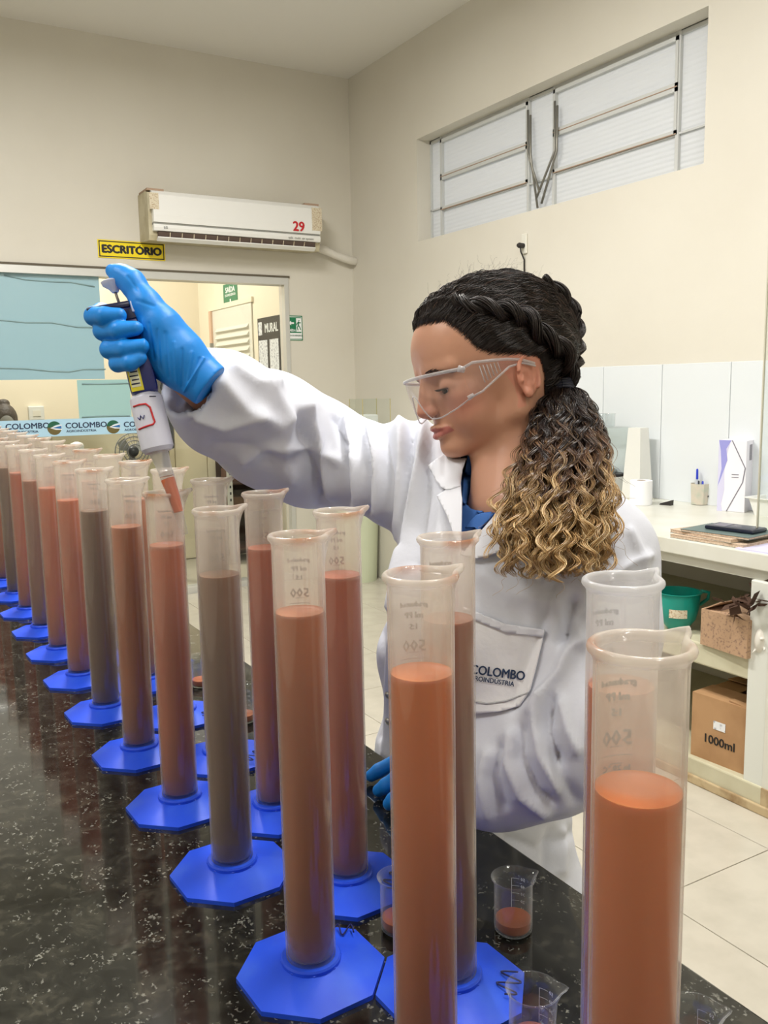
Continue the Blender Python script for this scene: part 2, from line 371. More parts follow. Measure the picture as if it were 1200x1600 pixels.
def rod(pts, r=.006, off=.035, name='lever'):
    G().tube([(onx(px, py, WX-o_)-np.array([WX, 0, 0])) for px, py, o_ in pts], r, 8).build(name, m_rod, win, True)
rod([(825, 172, .02), (825, 240, .03), (843, 300, .05)]); rod([(829, 180, .03), (829, 242, .04), (840, 325, .03)])
rod([(867, 158, .02), (867, 235, .03), (838, 310, .05)]); rod([(871, 165, .03), (870, 235, .04), (846, 318, .03)])
# ------------------------------------------------------------------ opening frame, sliding glass, films
sf = thing('window_2', None, None, (0, 0, 0)); sf['kind'] = 'structure'
m_dkjoint = mat('dark_joint', (96, 88, 74), .8)
G().box((OL, YB-.012, OT-.045), (OR, YB+.10, OT+.0)).build('top_track', m_alu, sf)
G().box((OL, YB-.016, OT), (OR+.008, YB-.001, OT+.012)).build('trim_line', m_dkjoint, sf)
G().box((OR-.03, YB-.010, 0), (OR, YB+.04, OT-.045)).build('side_frame', m_alu, sf)
G().box((OL, YB-.012, 0), (OL+.04, YB+.10, OT-.045)).build('side_frame', m_alu, sf)
G().box((OL, YB+.0, 0.0), (OR-.035, YB+.10, .04)).build('bottom_track', m_alu, sf)
xe = ony(236, 600, YB+.03)[0]
G().box((OL+.04, YB+.028, .04), (xe, YB+.036, OT-.045)).build('pane', m_pane, sf)
G().box((xe-.05, YB+.06, .04), (OR-.035, YB+.068, OT-.045)).build('pane', m_pane, sf)
m_film = mat('frosted_blue_film', (158, 196, 208), .35, alpha=.86); m_film2 = mat('frosted_aqua_film', (166, 208, 208), .4, alpha=.80)
m_crease = mat('film_crease', (136, 164, 168), .5)
def onglass(x, y, d=.0): return ony(x, y, YB+.026-d)
def sheet(name, px, m, lb, cat, d=.001):
    a = onglass(px[0], px[1], d); b2 = onglass(px[2], px[3], d)
    return tag(G().box((a[0], YB+.026-d, b2[2]), (b2[0], YB+.0265-d, a[2])).build(name, m), lb, cat)
f1 = sheet('window_film', (-120, 412, 164, 592), m_film, 'large frosted blue film sheet on the upper glass left of the gloved hand', 'film')
f2 = sheet('window_film', (120, 594, 206, 656), m_film2, 'small aqua film sheet on the glass just below the raised gloved fingers', 'film', .003)
def crease(par, pts, d=.003): G().tube([onglass(x, y, d) for x, y in pts], .004, 6).build('crease', m_crease, par, True)
crease(f1, [(6, 430), (40, 437), (80, 440), (110, 441), (148, 448)]); crease(f1, [(-40, 500), (0, 500), (40, 504), (80, 504), (120, 511), (158, 512)])
crease(f1, [(-30, 576), (0, 575), (40, 576), (80, 580), (108, 581), (130, 577), (165, 577)]); crease(f2, [(128, 600), (160, 600), (203, 599)], .005); crease(f2, [(128, 652), (160, 650), (203, 650)], .005)
# logo band
m_band = mat('logo_band_blue', (176, 214, 236), .4); m_navy = mat('logo_navy', (34, 52, 84), .5); m_green = mat('logo_green', (24, 92, 66), .5); m_oliv = mat('logo_olive', (104, 92, 48), .5); m_logoblue = mat('logo_blue', (40, 110, 175), .5); m_purew = mat('plain_white', (240, 242, 242), .5)
YG = YB+.02
a = ony(-160, 657, YG); b2 = ony(244, 681, YG); zt = ony(60, 656, YG)[2]; zb = ony(60, 683, YG)[2]
band = tag(G().box((a[0], YG-.0005, zb), (b2[0], YG+.0005, zt)).build('logo_banner', m_band), 'long light blue company banner strip across the glass behind the cylinders', 'banner')
def logo(cx, cz, r, par, y):
    Mx = lambda dz: frame((cx, y-dz, cz), (1, 0, 0), (0, 0, 1))
    arc = lambda a0, a1, rr, n=16: [(rr*math.cos(math.radians(a0+(a1-a0)*i/n)), rr*math.sin(math.radians(a0+(a1-a0)*i/n))) for i in range(n+1)]
    G().prism(arc(150, 352, r), .0004, Mx(.0004)).build('logo_ground', m_oliv, par)
    G().prism(arc(35, 172, r)+[(-.55*r, .1*r), (.25*r, .45*r)], .0004, Mx(.0008)).build('logo_leaf', m_green, par)
    G().prism([(-.6*r, .02*r), (.1*r, .32*r), (1.02*r, .5*r), (1.05*r, -.28*r), (.2*r, -.25*r)], .0004, Mx(.0012)).build('logo_ray', m_purew, par)
    G().prism([(-.35*r, .02*r), (.98*r, .33*r), (1.0*r, -.14*r)], .0004, Mx(.0018)).build('logo_stripe', m_logoblue, par)
hb = zt-zb
for (lx, ly) in ((85, 669), (177, 667), (-10, 671)):
    p = ony(lx, ly, YG); logo(p[0], p[2], hb*.40, band, YG-.001)
    Mt = frame((p[0]+hb*.62, YG-.0012, p[2]+hb*.10), (1, 0, 0), (0, 0, 1)); text('lettering', 'COLOMBO', Mt, hb*.46, m_navy, band, bold=.0012, align='LEFT', sx=1.05)
    Mt = frame((p[0]+hb*.66, YG-.0012, p[2]-hb*.22), (1, 0, 0), (0, 0, 1)); text('lettering', 'AGROINDÚSTRIA', Mt, hb*.19, m_navy, band, bold=.0004, align='LEFT', sx=1.15)
# yellow sign
m_yel = mat('sign_yellow', (238, 214, 20), .35); m_blk = mat('ink_black', (24, 22, 22), .5); m_gsign = mat('sign_green', (10, 118, 76), .35)
def wall_sign(name, tl, br, m, lb, y=YB, t=.004):
    a = ony(*tl, y); b = ony(*br, y); s = thing(name, lb, 'sign', ((a[0]+b[0])/2, y, (a[2]+b[2])/2)); w_, h_ = b[0]-a[0], a[2]-b[2]
    G().box((-w_/2, -t, -h_/2), (w_/2, 0, h_/2)).build('plate', m, s); return s, w_, h_
def ML(x, z, y): return frame((x, y, z), (1, 0, 0), (0, 0, 1))
s, w_, h_ = wall_sign('office_sign', (152, 378), (258, 404), m_yel, 'yellow ESCRITÓRIO sign on the wall above the sliding glass')
h_ = .105; s.location.z -= .0
def border(s, w_, h_, m, t, inset, y):
    g = G(); W, H = w_/2-inset, h_/2-inset
    for a, b in (((-W, y-.0006, H-t), (W, y, H)), ((-W, y-.0006, -H), (W, y, -H+t)), ((-W, y-.0006, -H), (-W+t, y, H)), ((W-t, y-.0006, -H), (W, y, H))): g.box(a, b)
    g.build('border', m, s)
bpy.data.objects.remove([c for c in s.children][0]); G().box((-w_/2, -.004, -h_/2), (w_/2, 0, h_/2)).build('plate', m_yel, s)
border(s, w_, h_, m_blk, .006, .006, -.004); text('lettering', 'ESCRITÓRIO', ML(0, -.002, -.0046), h_*.60, m_blk, s, bold=.0042, sx=1.02)
# green emergency sign on the wall right of the opening
s, w_, h_ = wall_sign('exit_sign', (448, 493), (473, 532), m_gsign, 'green and white SAÍDA sign with running figure right of the opening'); y = -.0046
a0 = s
border(s, w_, h_, m_purew, .004, .006, y+.0006)
G().box((-w_*.42, y-.0006, -h_*.42), (w_*.42, y, -h_*.2)).build('white_strip', m_purew, s)
text('lettering', 'ROTA DE EMERGÊNCIA', ML(0, -h_*.31, y-.001), h_*.085, m_gsign, s, bold=.0002, sx=.75)
text('lettering', 'SAÍDA', ML(-w_*.2, -h_*.1, y), h_*.14, m_purew, s, bold=.0008, sx=.85)
G().prism([(-.42, 0), (-.25, .14), (-.25, .05), (-.06, .05), (-.06, -.05), (-.25, -.05), (-.25, -.14)], .0006, frame((0, y, h_*.2), (1, 0, 0), (0, 0, 1)) @ Matrix.Diagonal((w_, w_, 1, 1))).build('arrow', m_purew, s)
G().box((w_*.08, y-.0006, -h_*.15), (w_*.40, y, h_*.4)).build('door_symbol', m_purew, s)
g = G(); Mf = frame((w_*.24, y-.0008, h_*.1), (1, 0, 0), (0, 0, 1)) @ Matrix.Diagonal((w_, w_, 1, 1))
def limb(pts, t=.028):
    for (x0, y0), (x1, y1) in zip(pts[:-1], pts[1:]):
        dx, dy = x1-x0, y1-y0; L = math.hypot(dx, dy); nx, ny = -dy/L*t, dx/L*t; g.prism([(x0-nx, y0-ny), (x1-nx, y1-ny), (x1+nx, y1+ny), (x0+nx, y0+ny)], .0006, Mf)
g.prism([(.035*math.cos(i*.5)+.02, .035*math.sin(i*.5)+.3) for i in range(13)], .0006, Mf)
limb([(.0, .24), (-.02, .02)], .04); limb([(-.01, .2), (-.11, .12), (-.13, .02)]); limb([(.0, .2), (.1, .14), (.12, .2)]); limb([(-.02, .02), (-.1, -.12), (-.05, -.28)]); limb([(-.02, .02), (.07, -.1), (.12, -.25)])
g.build('running_figure', m_gsign, s)
# ---- air conditioner
m_ac = mat('ac_white', (236, 236, 232), .3); m_acside = mat('ac_aged_side', (196, 188, 160), .5, noise=(12, (170, 158, 124), .4, .7)); m_acdark = mat('ac_slot', (90, 74, 66), .6); m_grey = mat('ac_grey_strip', (148, 148, 142), .4); m_tape = mat('worn_tape', (216, 206, 182), .6, noise=(160, (180, 156, 124), .5, .62)); m_red = mat('sign_red', (196, 34, 40), .5)
AX0, AX1 = 1.555, 2.672; AZ = 2.485; AH = .285
ac = thing('air_conditioner', 'white wall-mounted split air conditioner with red 29 below the ceiling corner', 'air conditioner', ((AX0+AX1)/2, YB, AZ-AH))
HW = (AX1-AX0)/2
# body profile in (y, z): y negative towards the room
def exy(name, poly, x0, x1, m, par, bev=None):
    return G().prism([(p[0], p[1]) for p in poly], x1-x0, Matrix(((0, 0, 1, x0), (1, 0, 0, 0), (0, 1, 0, 0), (0, 0, 0, 1)))).build(name, m, par)
exy('body', [(-.003, .012), (-.15, 0), (-.19, .0), (-.2, .03), (-.2, .27), (-.15, AH), (-.003, AH)], -HW, HW, m_acside, ac)
exy('front_panel', [(-.201, .095), (-.236, .10), (-.240, .14), (-.236, .255), (-.215, .278), (-.19, .286), (-.19, .095)], -HW+.02, HW-.012, m_ac, ac)
exy('grey_strip', [(-.200, .084), (-.228, .086), (-.228, .098), (-.2, .098)], -HW+.02, HW-.012, m_grey, ac)
exy('lower_panel', [(-.20, .05), (-.232, .052), (-.238, .07), (-.234, .088), (-.2, .088)], -HW+.02, HW-.012, m_ac, ac)
exy('outlet', [(-.10, .004), (-.205, .012), (-.222, .05), (-.10, .05)], -HW+.05, HW-.04, m_acdark, ac)
lv = exy('flap', [(-.198, -.004), (-.222, .014), (-.219, .020), (-.19, .003)], -HW+.045, HW-.04, m_ac, ac)
for i in range(13):
    x = -HW+.12+i*(2*HW-.24)/12; exy('vane', [(-.17, .012), (-.216, .016), (-.225, .046), (-.17, .046)], x-.002, x+.002, m_tape, ac)
for x0, x1, m in ((-HW, -HW+.055, m_tape), (HW-.07, HW, m_tape)):
    g = G().box((x0, -.2402, .17 if x0 < 0 else .12), (x1, -.2395 if 0 else -.238, .262)); g.build('worn_tape_patch', m, ac)
G().box((-HW, -.2, AH-.002), (-HW+.1, -.03, AH+.01)).build('top_corner_patch', m_rust, ac); G().box((HW-.1, -.2, AH-.002), (HW, -.03, AH+.01)).build('top_corner_patch', m_rust, ac)
text('number_29', '29', ML(HW-.165, .135, -.2405), .082, m_red, ac, bold=.003)
text('brand_mark', 'LG', ML(-HW+.09, .07, -.2385), .02, m_grey, ac, bold=.0006); text('model_mark', 'split  multi  air system', ML(HW-.15, .066, -.2385), .02, m_grey, ac)
m_wrap = mat('pipe_wrap', (222, 218, 208), .7, bump=(120, .6, .004))
pts = [Vector(ony(*q, YB-.06)) for q in ((492, 386), (508, 391), (522, 398), (538, 404), (552, 408))]+[Vector(ony(558, 409, YB-.03))]
g = G(); g.tube(pts, [.026, .028, .024, .026, .027, .025], 12); hp = tag(g.build('wrapped_hose', m_wrap, None, True), 'bandage-wrapped grey hose running from the air conditioner to the wall corner', 'pipe')
# ---- things in the office
m_dkw = mat('dark_shelf', (58, 34, 24), .5); m_louv = mat('louvre_white', (224, 222, 210), .4)
def ofx(px, py): return onx(px, py, OX)
dy0, dy1 = ofx(335, 520)[1], ofx(396, 520)[1]; dz = 2.0
dr = thing('door_1', None, None, (OX, 0, 0)); dr['kind'] = 'structure'
G().box((-.02, dy1-.03, dz), (0, dy0+.04, dz+.04)).build('door_frame', m_wall2, dr); G().box((-.03, dy0, 0), (0, dy0+.05, dz)).build('door_frame', mat('frame_pink', (214, 178, 150), .6), dr)
G().box((-.012, dy1, 0), (-.003, dy0-.0, dz)).build('door_leaf', m_louv, dr)
for i in range(30):
    z = dz-.16-i*.06
    G().add([(-.012, dy1+.06, z), (-.012, dy0-.09, z), (-.034, dy0-.09, z-.03), (-.034, dy1+.06, z-.03), (-.012, dy1+.06, z-.036), (-.012, dy0-.09, z-.036)], [(0, 1, 2, 3), (3, 2, 5, 4), (0, 3, 4), (1, 5, 2)]).build('slat', m_louv, dr)
G().box((-.06, dy0-.05, 1.62), (-.03, dy0-.03, 1.72)).build('door_handle', m_grey, dr)
a = ofx(349, 446); b = ofx(372, 476); s = thing('emergency_exit_sign', 'green SAÍDA DE EMERGÊNCIA sign above the louvred door', 'sign', (OX, (a[1]+b[1])/2, (a[2]+b[2])/2)); w_ = a[1]-b[1]; h_ = .19
G().box((-.004, -w_/2, -h_/2), (0, w_/2, h_/2)).build('plate', m_gsign, s)
MR = lambda yy, zz, x=-.0046: frame((x, yy, zz), (0, -1, 0), (0, 0, 1))
text('lettering', 'SAÍDA', MR(0, h_*.22), .062, m_purew, s, bold=.002, sx=1.25); text('lettering', 'DE EMERGÊNCIA', MR(0, 0), .028, m_purew, s, bold=.0006, sx=1.15)
G().prism([(0, -.04), (.035, -.01), (.013, -.01), (.013, .02), (-.013, .02), (-.013, -.01), (-.035, -.01)], .0006, MR(0, -h_*.28)).build('arrow', m_purew, s)
a = ofx(406, 503); b = ofx(437, 500); nb = thing('notice_board', 'black MURAL notice board with white papers beside the louvred door', 'notice board', (OX, (a[1]+b[1])/2, 1.5)); w_ = a[1]-b[1]+.04
m_blackb = mat('board_black', (34, 30, 30), .5); m_paper = mat('paper', (226, 228, 230), .7, noise=(60, (170, 172, 180), .5, .62))
G().box((-.012, -w_/2, -.32), (0, w_/2, .36)).build('backing', m_blackb, nb)
text('lettering', 'MURAL', MR(-.055, .275, -.0126), .095, m_purew, nb, bold=.002, sx=.82); G().box((-.0126, w_/2-.085, .23), (-.012, w_/2-.015, .33)).build('crest', m_paper, nb)
for i in (0, 1):
    for j in (0, 1):
        y = w_/2-.01-i*(w_/2); z = .19-j*.43; o = G().box((-.015, y-w_/2+.035, z-.38 if j == 0 else z-.12), (-.012, y-.01, z)).build('notice', m_paper, nb)
# half-height partition, fan, dark shelves, loudspeaker, seated colleague
m_part = mat('partition_cream', (226, 214, 184), .5)
PY = 6.7; zt = ony(300, 657, PY)[2]; xr = ony(344, 700, PY)[0]
pt = thing('office_partition', 'low cream office partition seen through the glass behind the bench', 'partition', (0, PY, 0))
xm = ony(323, 700, PY)[0]; x0 = ony(-140, 700, PY)[0]
for u, v in ((x0, x0+.9), (x0+.9, x0+1.8), (x0+1.8, xm), (xm, xr)): G().box((u+.003, 0, .002), (v-.003, .04, zt), bev=.004).build('panel', m_part, pt)
G().box((x0, -.01, zt), (xr, .05, zt+.02)).build('top_rail', m_louv, pt)
c = Vector(ony(207, 705, 6.5)); fn = thing('desk_fan', 'grey round desk fan seen through the glass under the banner', 'fan', (c.x, c.y, c.z)); R = .135
m_fan = mat('fan_grey', (120, 120, 122), .4); m_fand = mat('fan_dark', (40, 42, 48), .4)
for rr in (1, .8, .6, .4): G().tube([(R*rr*math.cos(t*.2618), -.04+.03*(rr-1)*2, R*rr*math.sin(t*.2618)) for t in range(25)], .004, 6, False).build('guard_ring', m_fan, fn, True)
g = G()
for t in range(24): g.tube([(R*.3*math.cos(t*.2618), -.07, R*.3*math.sin(t*.2618)), (R*math.cos(t*.2618), -.04, R*math.sin(t*.2618))], .0015, 4)
g.build('guard_wire', m_fan, fn)
for k in range(3):
    a = k*2.094; g = G(); g.add([(0, 0, 0), (R*.85*math.cos(a), -.02, R*.85*math.sin(a)), (R*.9*math.cos(a+.5), .01, R*.9*math.sin(a+.5)), (R*.6*math.cos(a+.95), .025, R*.6*math.sin(a+.95))], [(0, 1, 2, 3)]); g.build('blade', m_grey, fn)
G().lathe([(.001, 0), (.03, 0), (.045, .05), (.03, .1), (.001, .1)], 16, (0, 0, 0), Matrix.Rotation(-math.pi/2, 4, 'X') @ Matrix.Translation((0, 0, -.06))).build('motor', m_fand, fn, True)
G().box((-.012, .0, -c.z+.03), (.012, .024, -.04)).build('pole', m_fand, fn); G().lathe([(.09, -c.z), (.09, -c.z+.02), (.03, -c.z+.04)], 20).build('foot', m_fand, fn)
def shelfunit():
    a = ony(362, 725, 6.3); b = ony(436, 725, 6.3); t = thing('shelving_unit', 'dark brown shelf unit with a perforated steel upright behind the raised sleeve', 'shelf', (a[0], 6.3, 0)); W = b[0]-a[0]; top = ony(370, 718, 6.3)[2]
    g = G().box((-.035, 0, 0), (-.0, .03, top)); g.build('upright', m_alu, t)
    for i in range(int(top/.05)): G().box((-.024, -.001, .03+i*.05), (-.012, .001, .05+i*.05)).build('slot', m_fand, t) if i > top/.05-9 else None
    for z in (top-.015, top-.19, top-.42, top-.7): G().box((0, 0, z), (W, .35, z+.015)).build('shelf_board', mat('shelf_tan', (120, 84, 50), .5) if z == top-.015 else m_dkw, t)
    G().box((0, .35, 0), (W, .36, top)).build('back_board', m_dkw, t); G().box((W, 0, 0), (W+.02, .36, top)).build('side_board', m_dkw, t)
    for j, z in enumerate((top-.175, top-.405)):
        for k in range(3): G().box((.02+k*W/3.2, .05, z), (W/3.2*(k+1), .3, z+.09+.02*((j+k) % 2)), bev=.004).build('carton', mat('carton_dark', (86+20*k, 50+8*j, 34), .7), t)
shelfunit()
a = ony(250, 577, 5.95); b = ony(271, 655, 5.95); sp = thing('loudspeaker', 'tall black loudspeaker standing behind the glass near the raised cuff', 'loudspeaker', ((a[0]+b[0])/2, 5.95, 0)); W = (b[0]-a[0])/2; b2 = b[2]
G().box((-W, 0, b2-.2), (W, .2, a[2]), bev=.008).build('cabinet', m_blackb, sp); G().box((-.02, .08, .02), (.02, .12, b2-.2)).build('pole', m_fand, sp); G().lathe([(.09, 0), (.09, .02), (.03, .04)], 20, (0, .1, 0)).build('base', m_fand, sp)
for zz in (.12, .3): G().lathe([(.001, 0), (.03, .0), (.04, .006), (.046, .006)], 20, (0, 0, 0), Matrix.Translation((0, -.002, a[2]-zz)) @ Matrix.Rotation(math.pi/2, 4, 'X')).build('cone', m_fand, sp)
a = ony(43, 635, OY); b = ony(69, 656, OY); t = thing('wall_switch_box', 'white plastic switch box on the office wall above the banner', 'switch', ((a[0]+b[0])/2, OY, (a[2]+b[2])/2)); W = (b[0]-a[0])/2; Hh = (a[2]-b[2])/2
G().box((-W, -.04, -Hh), (W, 0, Hh), bev=.006).build('cover', m_white, t); G().box((-W*.5, -.045, -Hh*.4), (W*.5, -.04, Hh*.4)).build('rocker', m_louv, t)
a = ony(120, 697, 6.5); t = thing('white_roll_stand', 'small white lamp head behind the cylinders under the banner', 'lamp', (a[0], 6.5, 0))
G().lathe([(.045, a[2]-.06), (.05, a[2]), (.04, a[2]+.02), (.012, a[2]+.03)], 20).build('head', m_purew, t, True); G().lathe([(.1, 0), (.1, .02), (.012, .03), (.012, a[2]-.05)], 16).build('stem', m_louv, t); t.name = 'floor_lamp'
# exit-side trim: pale conduit line up the room corner
# ------------------------------------------------------------------ granite bench
BX0, BX1, BY0, BY1 = -.55, .66, -.7, 4.9
m_gran = bpy.data.materials.new('black_granite'); m_gran.use_nodes = True; nt = m_gran.node_tree; b = nt.nodes['Principled BSDF']; L = nt.links.new
tc = nt.nodes.new('ShaderNodeTexCoord'); n1 = nt.nodes.new('ShaderNodeTexNoise'); n1.inputs['Scale'].default_value = 38; n1.inputs['Detail'].default_value = 8; n1.inputs['Roughness'].default_value = .7; n1.inputs['Distortion'].default_value = .6
r1 = nt.nodes.new('ShaderNodeValToRGB'); e = r1.color_ramp.elements; e[0].position = .38; e[0].color = col((12, 13, 12)); e[1].position = .66; e[1].color = col((60, 58, 50))
e2 = e.new(.53); e2.color = col((30, 31, 28))
mp = nt.nodes.new('ShaderNodeMapping'); mp.inputs['Scale'].default_value = (1, .45, 1); mp.inputs['Rotation'].default_value = (0, 0, .6)
vo = nt.nodes.new('ShaderNodeTexVoronoi'); vo.inputs['Scale'].default_value = 150; vo.inputs['Randomness'].default_value = 1
n3 = nt.nodes.new('ShaderNodeTexNoise'); n3.inputs['Scale'].default_value = 30
rv = nt.nodes.new('ShaderNodeValToRGB'); rv.color_ramp.elements[0].position = .16; rv.color_ramp.elements[0].color = (1, 1, 1, 1); rv.color_ramp.elements[1].position = .32; rv.color_ramp.elements[1].color = (0, 0, 0, 1)
r3 = nt.nodes.new('ShaderNodeValToRGB'); r3.color_ramp.elements[0].position = .44; r3.color_ramp.elements[1].position = .60
mm = nt.nodes.new('ShaderNodeMath'); mm.operation = 'MULTIPLY'; mix = nt.nodes.new('ShaderNodeMix'); mix.data_type = 'RGBA'
L(tc.outputs['Object'], n1.inputs['Vector']); n9 = nt.nodes.new('ShaderNodeTexNoise'); n9.inputs['Scale'].default_value = 130; n9.inputs['Detail'].default_value = 3; L(tc.outputs['Object'], n9.inputs['Vector']); mv = nt.nodes.new('ShaderNodeVectorMath'); mv.operation = 'SCALE'; mv.inputs['Scale'].default_value = .022; L(n9.outputs['Color'], mv.inputs[0]); av = nt.nodes.new('ShaderNodeVectorMath'); L(tc.outputs['Object'], av.inputs[0]); L(mv.outputs[0], av.inputs[1]); L(av.outputs[0], mp.inputs['Vector']); L(mp.outputs[0], vo.inputs['Vector']); L(tc.outputs['Object'], n3.inputs['Vector'])
L(n1.outputs['Fac'], r1.inputs[0]); L(vo.outputs['Distance'], rv.inputs[0]); L(n3.outputs['Fac'], r3.inputs[0]); L(rv.outputs[0], mm.inputs[0]); L(r3.outputs[0], mm.inputs[1])
L(mm.outputs[0], mix.inputs['Factor']); L(r1.outputs[0], mix.inputs['A']); mix.inputs['B'].default_value = col((122, 122, 114)); L(mix.outputs['Result'], b.inputs['Base Color'])
b.inputs['Roughness'].default_value = .06; b.inputs['Specular IOR Level'].default_value = 1.0
bench = thing('granite_bench', 'black speckled polished granite bench carrying the cylinders', 'bench', (0, 0, 0))
G().box((BX0, BY0, TB-.03), (BX1, BY1, TB), bev=.003).build('worktop', m_gran, bench)
m_bcab = mat('bench_cabinet', (206, 206, 200), .5)
G().box((BX0+.1, BY0+.1, .08), (BX1-.22, BY1-.1, TB-.03)).build('cabinet_body', m_bcab, bench); G().box((BX0+.14, BY0+.14, 0), (BX1-.27, BY1-.14, .08)).build('plinth', m_fand, bench)
for i in range(8):
    y = BY0+.15+i*.66; d = G().box((BX1-.22, y+.01, .1), (BX1-.2, y+.65, TB-.04), bev=.003).build('door', m_white, bench); G().tube([(BX1-.19, y+.58, .5), (BX1-.17, y+.58, .5), (BX1-.17, y+.58, .62), (BX1-.19, y+.58, .62)], .005, 8).build('handle', m_alu, d)
# ------------------------------------------------------------------ graduated cylinders
def pp_mat(name, body, milky=.42, stain=True):
    m = bpy.data.materials.new(name); m.use_nodes = True; nt = m.node_tree; nt.nodes.clear(); L = nt.links.new
    o = nt.nodes.new('ShaderNodeOutputMaterial'); tr = nt.nodes.new('ShaderNodeBsdfTransparent'); df = nt.nodes.new('ShaderNodeBsdfDiffuse'); tl = nt.nodes.new('ShaderNodeBsdfTranslucent'); gl = nt.nodes.new('ShaderNodeBsdfGlossy'); 
    tr.inputs[0].default_value = (.98, .975, .965, 1); gl.inputs['Roughness'].default_value = .07
    a = nt.nodes.new('ShaderNodeMixShader'); a.inputs[0].default_value = .45; b = nt.nodes.new('ShaderNodeMixShader'); c = nt.nodes.new('ShaderNodeMixShader')
    lw = nt.nodes.new('ShaderNodeLayerWeight'); lw.inputs[0].default_value = .5; pw = nt.nodes.new('ShaderNodeMath'); pw.operation = 'POWER'; pw.inputs[1].default_value = 4; L(lw.outputs['Facing'], pw.inputs[0])
    fr = nt.nodes.new('ShaderNodeMath'); fr.operation = 'MULTIPLY_ADD'; fr.inputs[1].default_value = .45; fr.inputs[2].default_value = .04; L(pw.outputs[0], fr.inputs[0])
    tz = nt.nodes.new('ShaderNodeTexCoord'); sz_ = nt.nodes.new('ShaderNodeSeparateXYZ'); L(tz.outputs['Object'], sz_.inputs[0]); zr = nt.nodes.new('ShaderNodeValToRGB'); z1 = nt.nodes.new('ShaderNodeMath'); z1.operation = 'MULTIPLY'; z1.inputs[1].default_value = 2.0; L(sz_.outputs['Z'], z1.inputs[0]); L(z1.outputs[0], zr.inputs[0])
    e = zr.color_ramp.elements; e[0].position = .732; e[0].color = (milky*.42,)*3+(1,); e[1].position = .740; e[1].color = (milky,)*3+(1,); q = e.new(.868); q.color = (milky,)*3+(1,); q = e.new(.880); q.color = (min(milky*1.9, .8),)*3+(1,)
    rm = nt.nodes.new('ShaderNodeMapRange'); L(zr.outputs[0], rm.inputs['To Min']); rm.inputs['To Min'].default_value = milky; rm.inputs['To Max'].default_value = min(milky*3, .9); L(pw.outputs[0], rm.inputs['Value'])
    cc = nt.nodes.new('ShaderNodeMix'); cc.data_type = 'RGBA'; cc.inputs['A'].default_value = col(body); cc.inputs['B'].default_value = col((196, 120, 60)); cc.inputs['Factor'].default_value = 0
    if stain:
        tc = nt.nodes.new('ShaderNodeTexCoord'); ns = nt.nodes.new('ShaderNodeTexNoise'); ns.inputs['Scale'].default_value = 22; mp = nt.nodes.new('ShaderNodeMapping'); mp.inputs['Scale'].default_value = (1, 1, .3)
        oi = nt.nodes.new('ShaderNodeObjectInfo'); va = nt.nodes.new('ShaderNodeVectorMath'); L(tc.outputs['Object'], mp.inputs[0]); cmb = nt.nodes.new('ShaderNodeMath'); cmb.operation = 'MULTIPLY'; cmb.inputs[1].default_value = 50
        L(oi.outputs['Random'], cmb.inputs[0]); L(mp.outputs[0], va.inputs[0]); L(cmb.outputs[0], va.inputs[1]); L(va.outputs[0], ns.inputs['Vector'])
        sx = nt.nodes.new('ShaderNodeSeparateXYZ'); L(tc.outputs['Object'], sx.inputs[0])
        r1 = nt.nodes.new('ShaderNodeMapRange'); r1.inputs['From Min'].default_value = .30; r1.inputs['From Max'].default_value = .44; r1.inputs['To Min'].default_value = .0; r1.inputs['To Max'].default_value = .34; L(sx.outputs['Z'], r1.inputs['Value'])
        r2 = nt.nodes.new('ShaderNodeMapRange'); r2.inputs['From Min'].default_value = .50; r2.inputs['From Max'].default_value = .70; L(ns.outputs['Fac'], r2.inputs['Value'])
        r4 = nt.nodes.new('ShaderNodeMapRange'); r4.inputs['From Min'].default_value = .430; r4.inputs['From Max'].default_value = .440; r4.inputs['To Min'].default_value = .08; r4.inputs['To Max'].default_value = 1; L(sx.outputs['Z'], r4.inputs['Value'])
        mu = nt.nodes.new('ShaderNodeMath'); mu.operation = 'MULTIPLY'; L(r2.outputs[0], mu.inputs[0]); L(r4.outputs[0], mu.inputs[1]); L(mu.outputs[0], cc.inputs['Factor'])
    L(cc.outputs['Result'], df.inputs[0]); L(cc.outputs['Result'], tl.inputs[0])
    L(df.outputs[0], a.inputs[1]); L(tl.outputs[0], a.inputs[2]); L(rm.outputs[0], b.inputs[0]); L(tr.outputs[0], b.inputs[1]); L(a.outputs[0], b.inputs[2]); L(fr.outputs[0], c.inputs[0]); L(b.outputs[0], c.inputs[1]); L(gl.outputs[0], c.inputs[2]); L(c.outputs[0], o.inputs[0])
    return m
m_pp = pp_mat('milky_polypropylene', (236, 226, 214), .24); m_ppw = pp_mat('clean_polypropylene', (236, 236, 238), .26, False)
m_blue = mat('blue_plastic_base', (36, 80, 222), .4, .4, bump=(200, .08, .0005), noise=(14, (62, 104, 222), .5, .8))
m_print = mat('print_grey_blue', (20, 22, 70), .6); m_marker = mat('marker_ink', (22, 26, 80), .5)
HT = .44; RO, RI = .0245, .0229
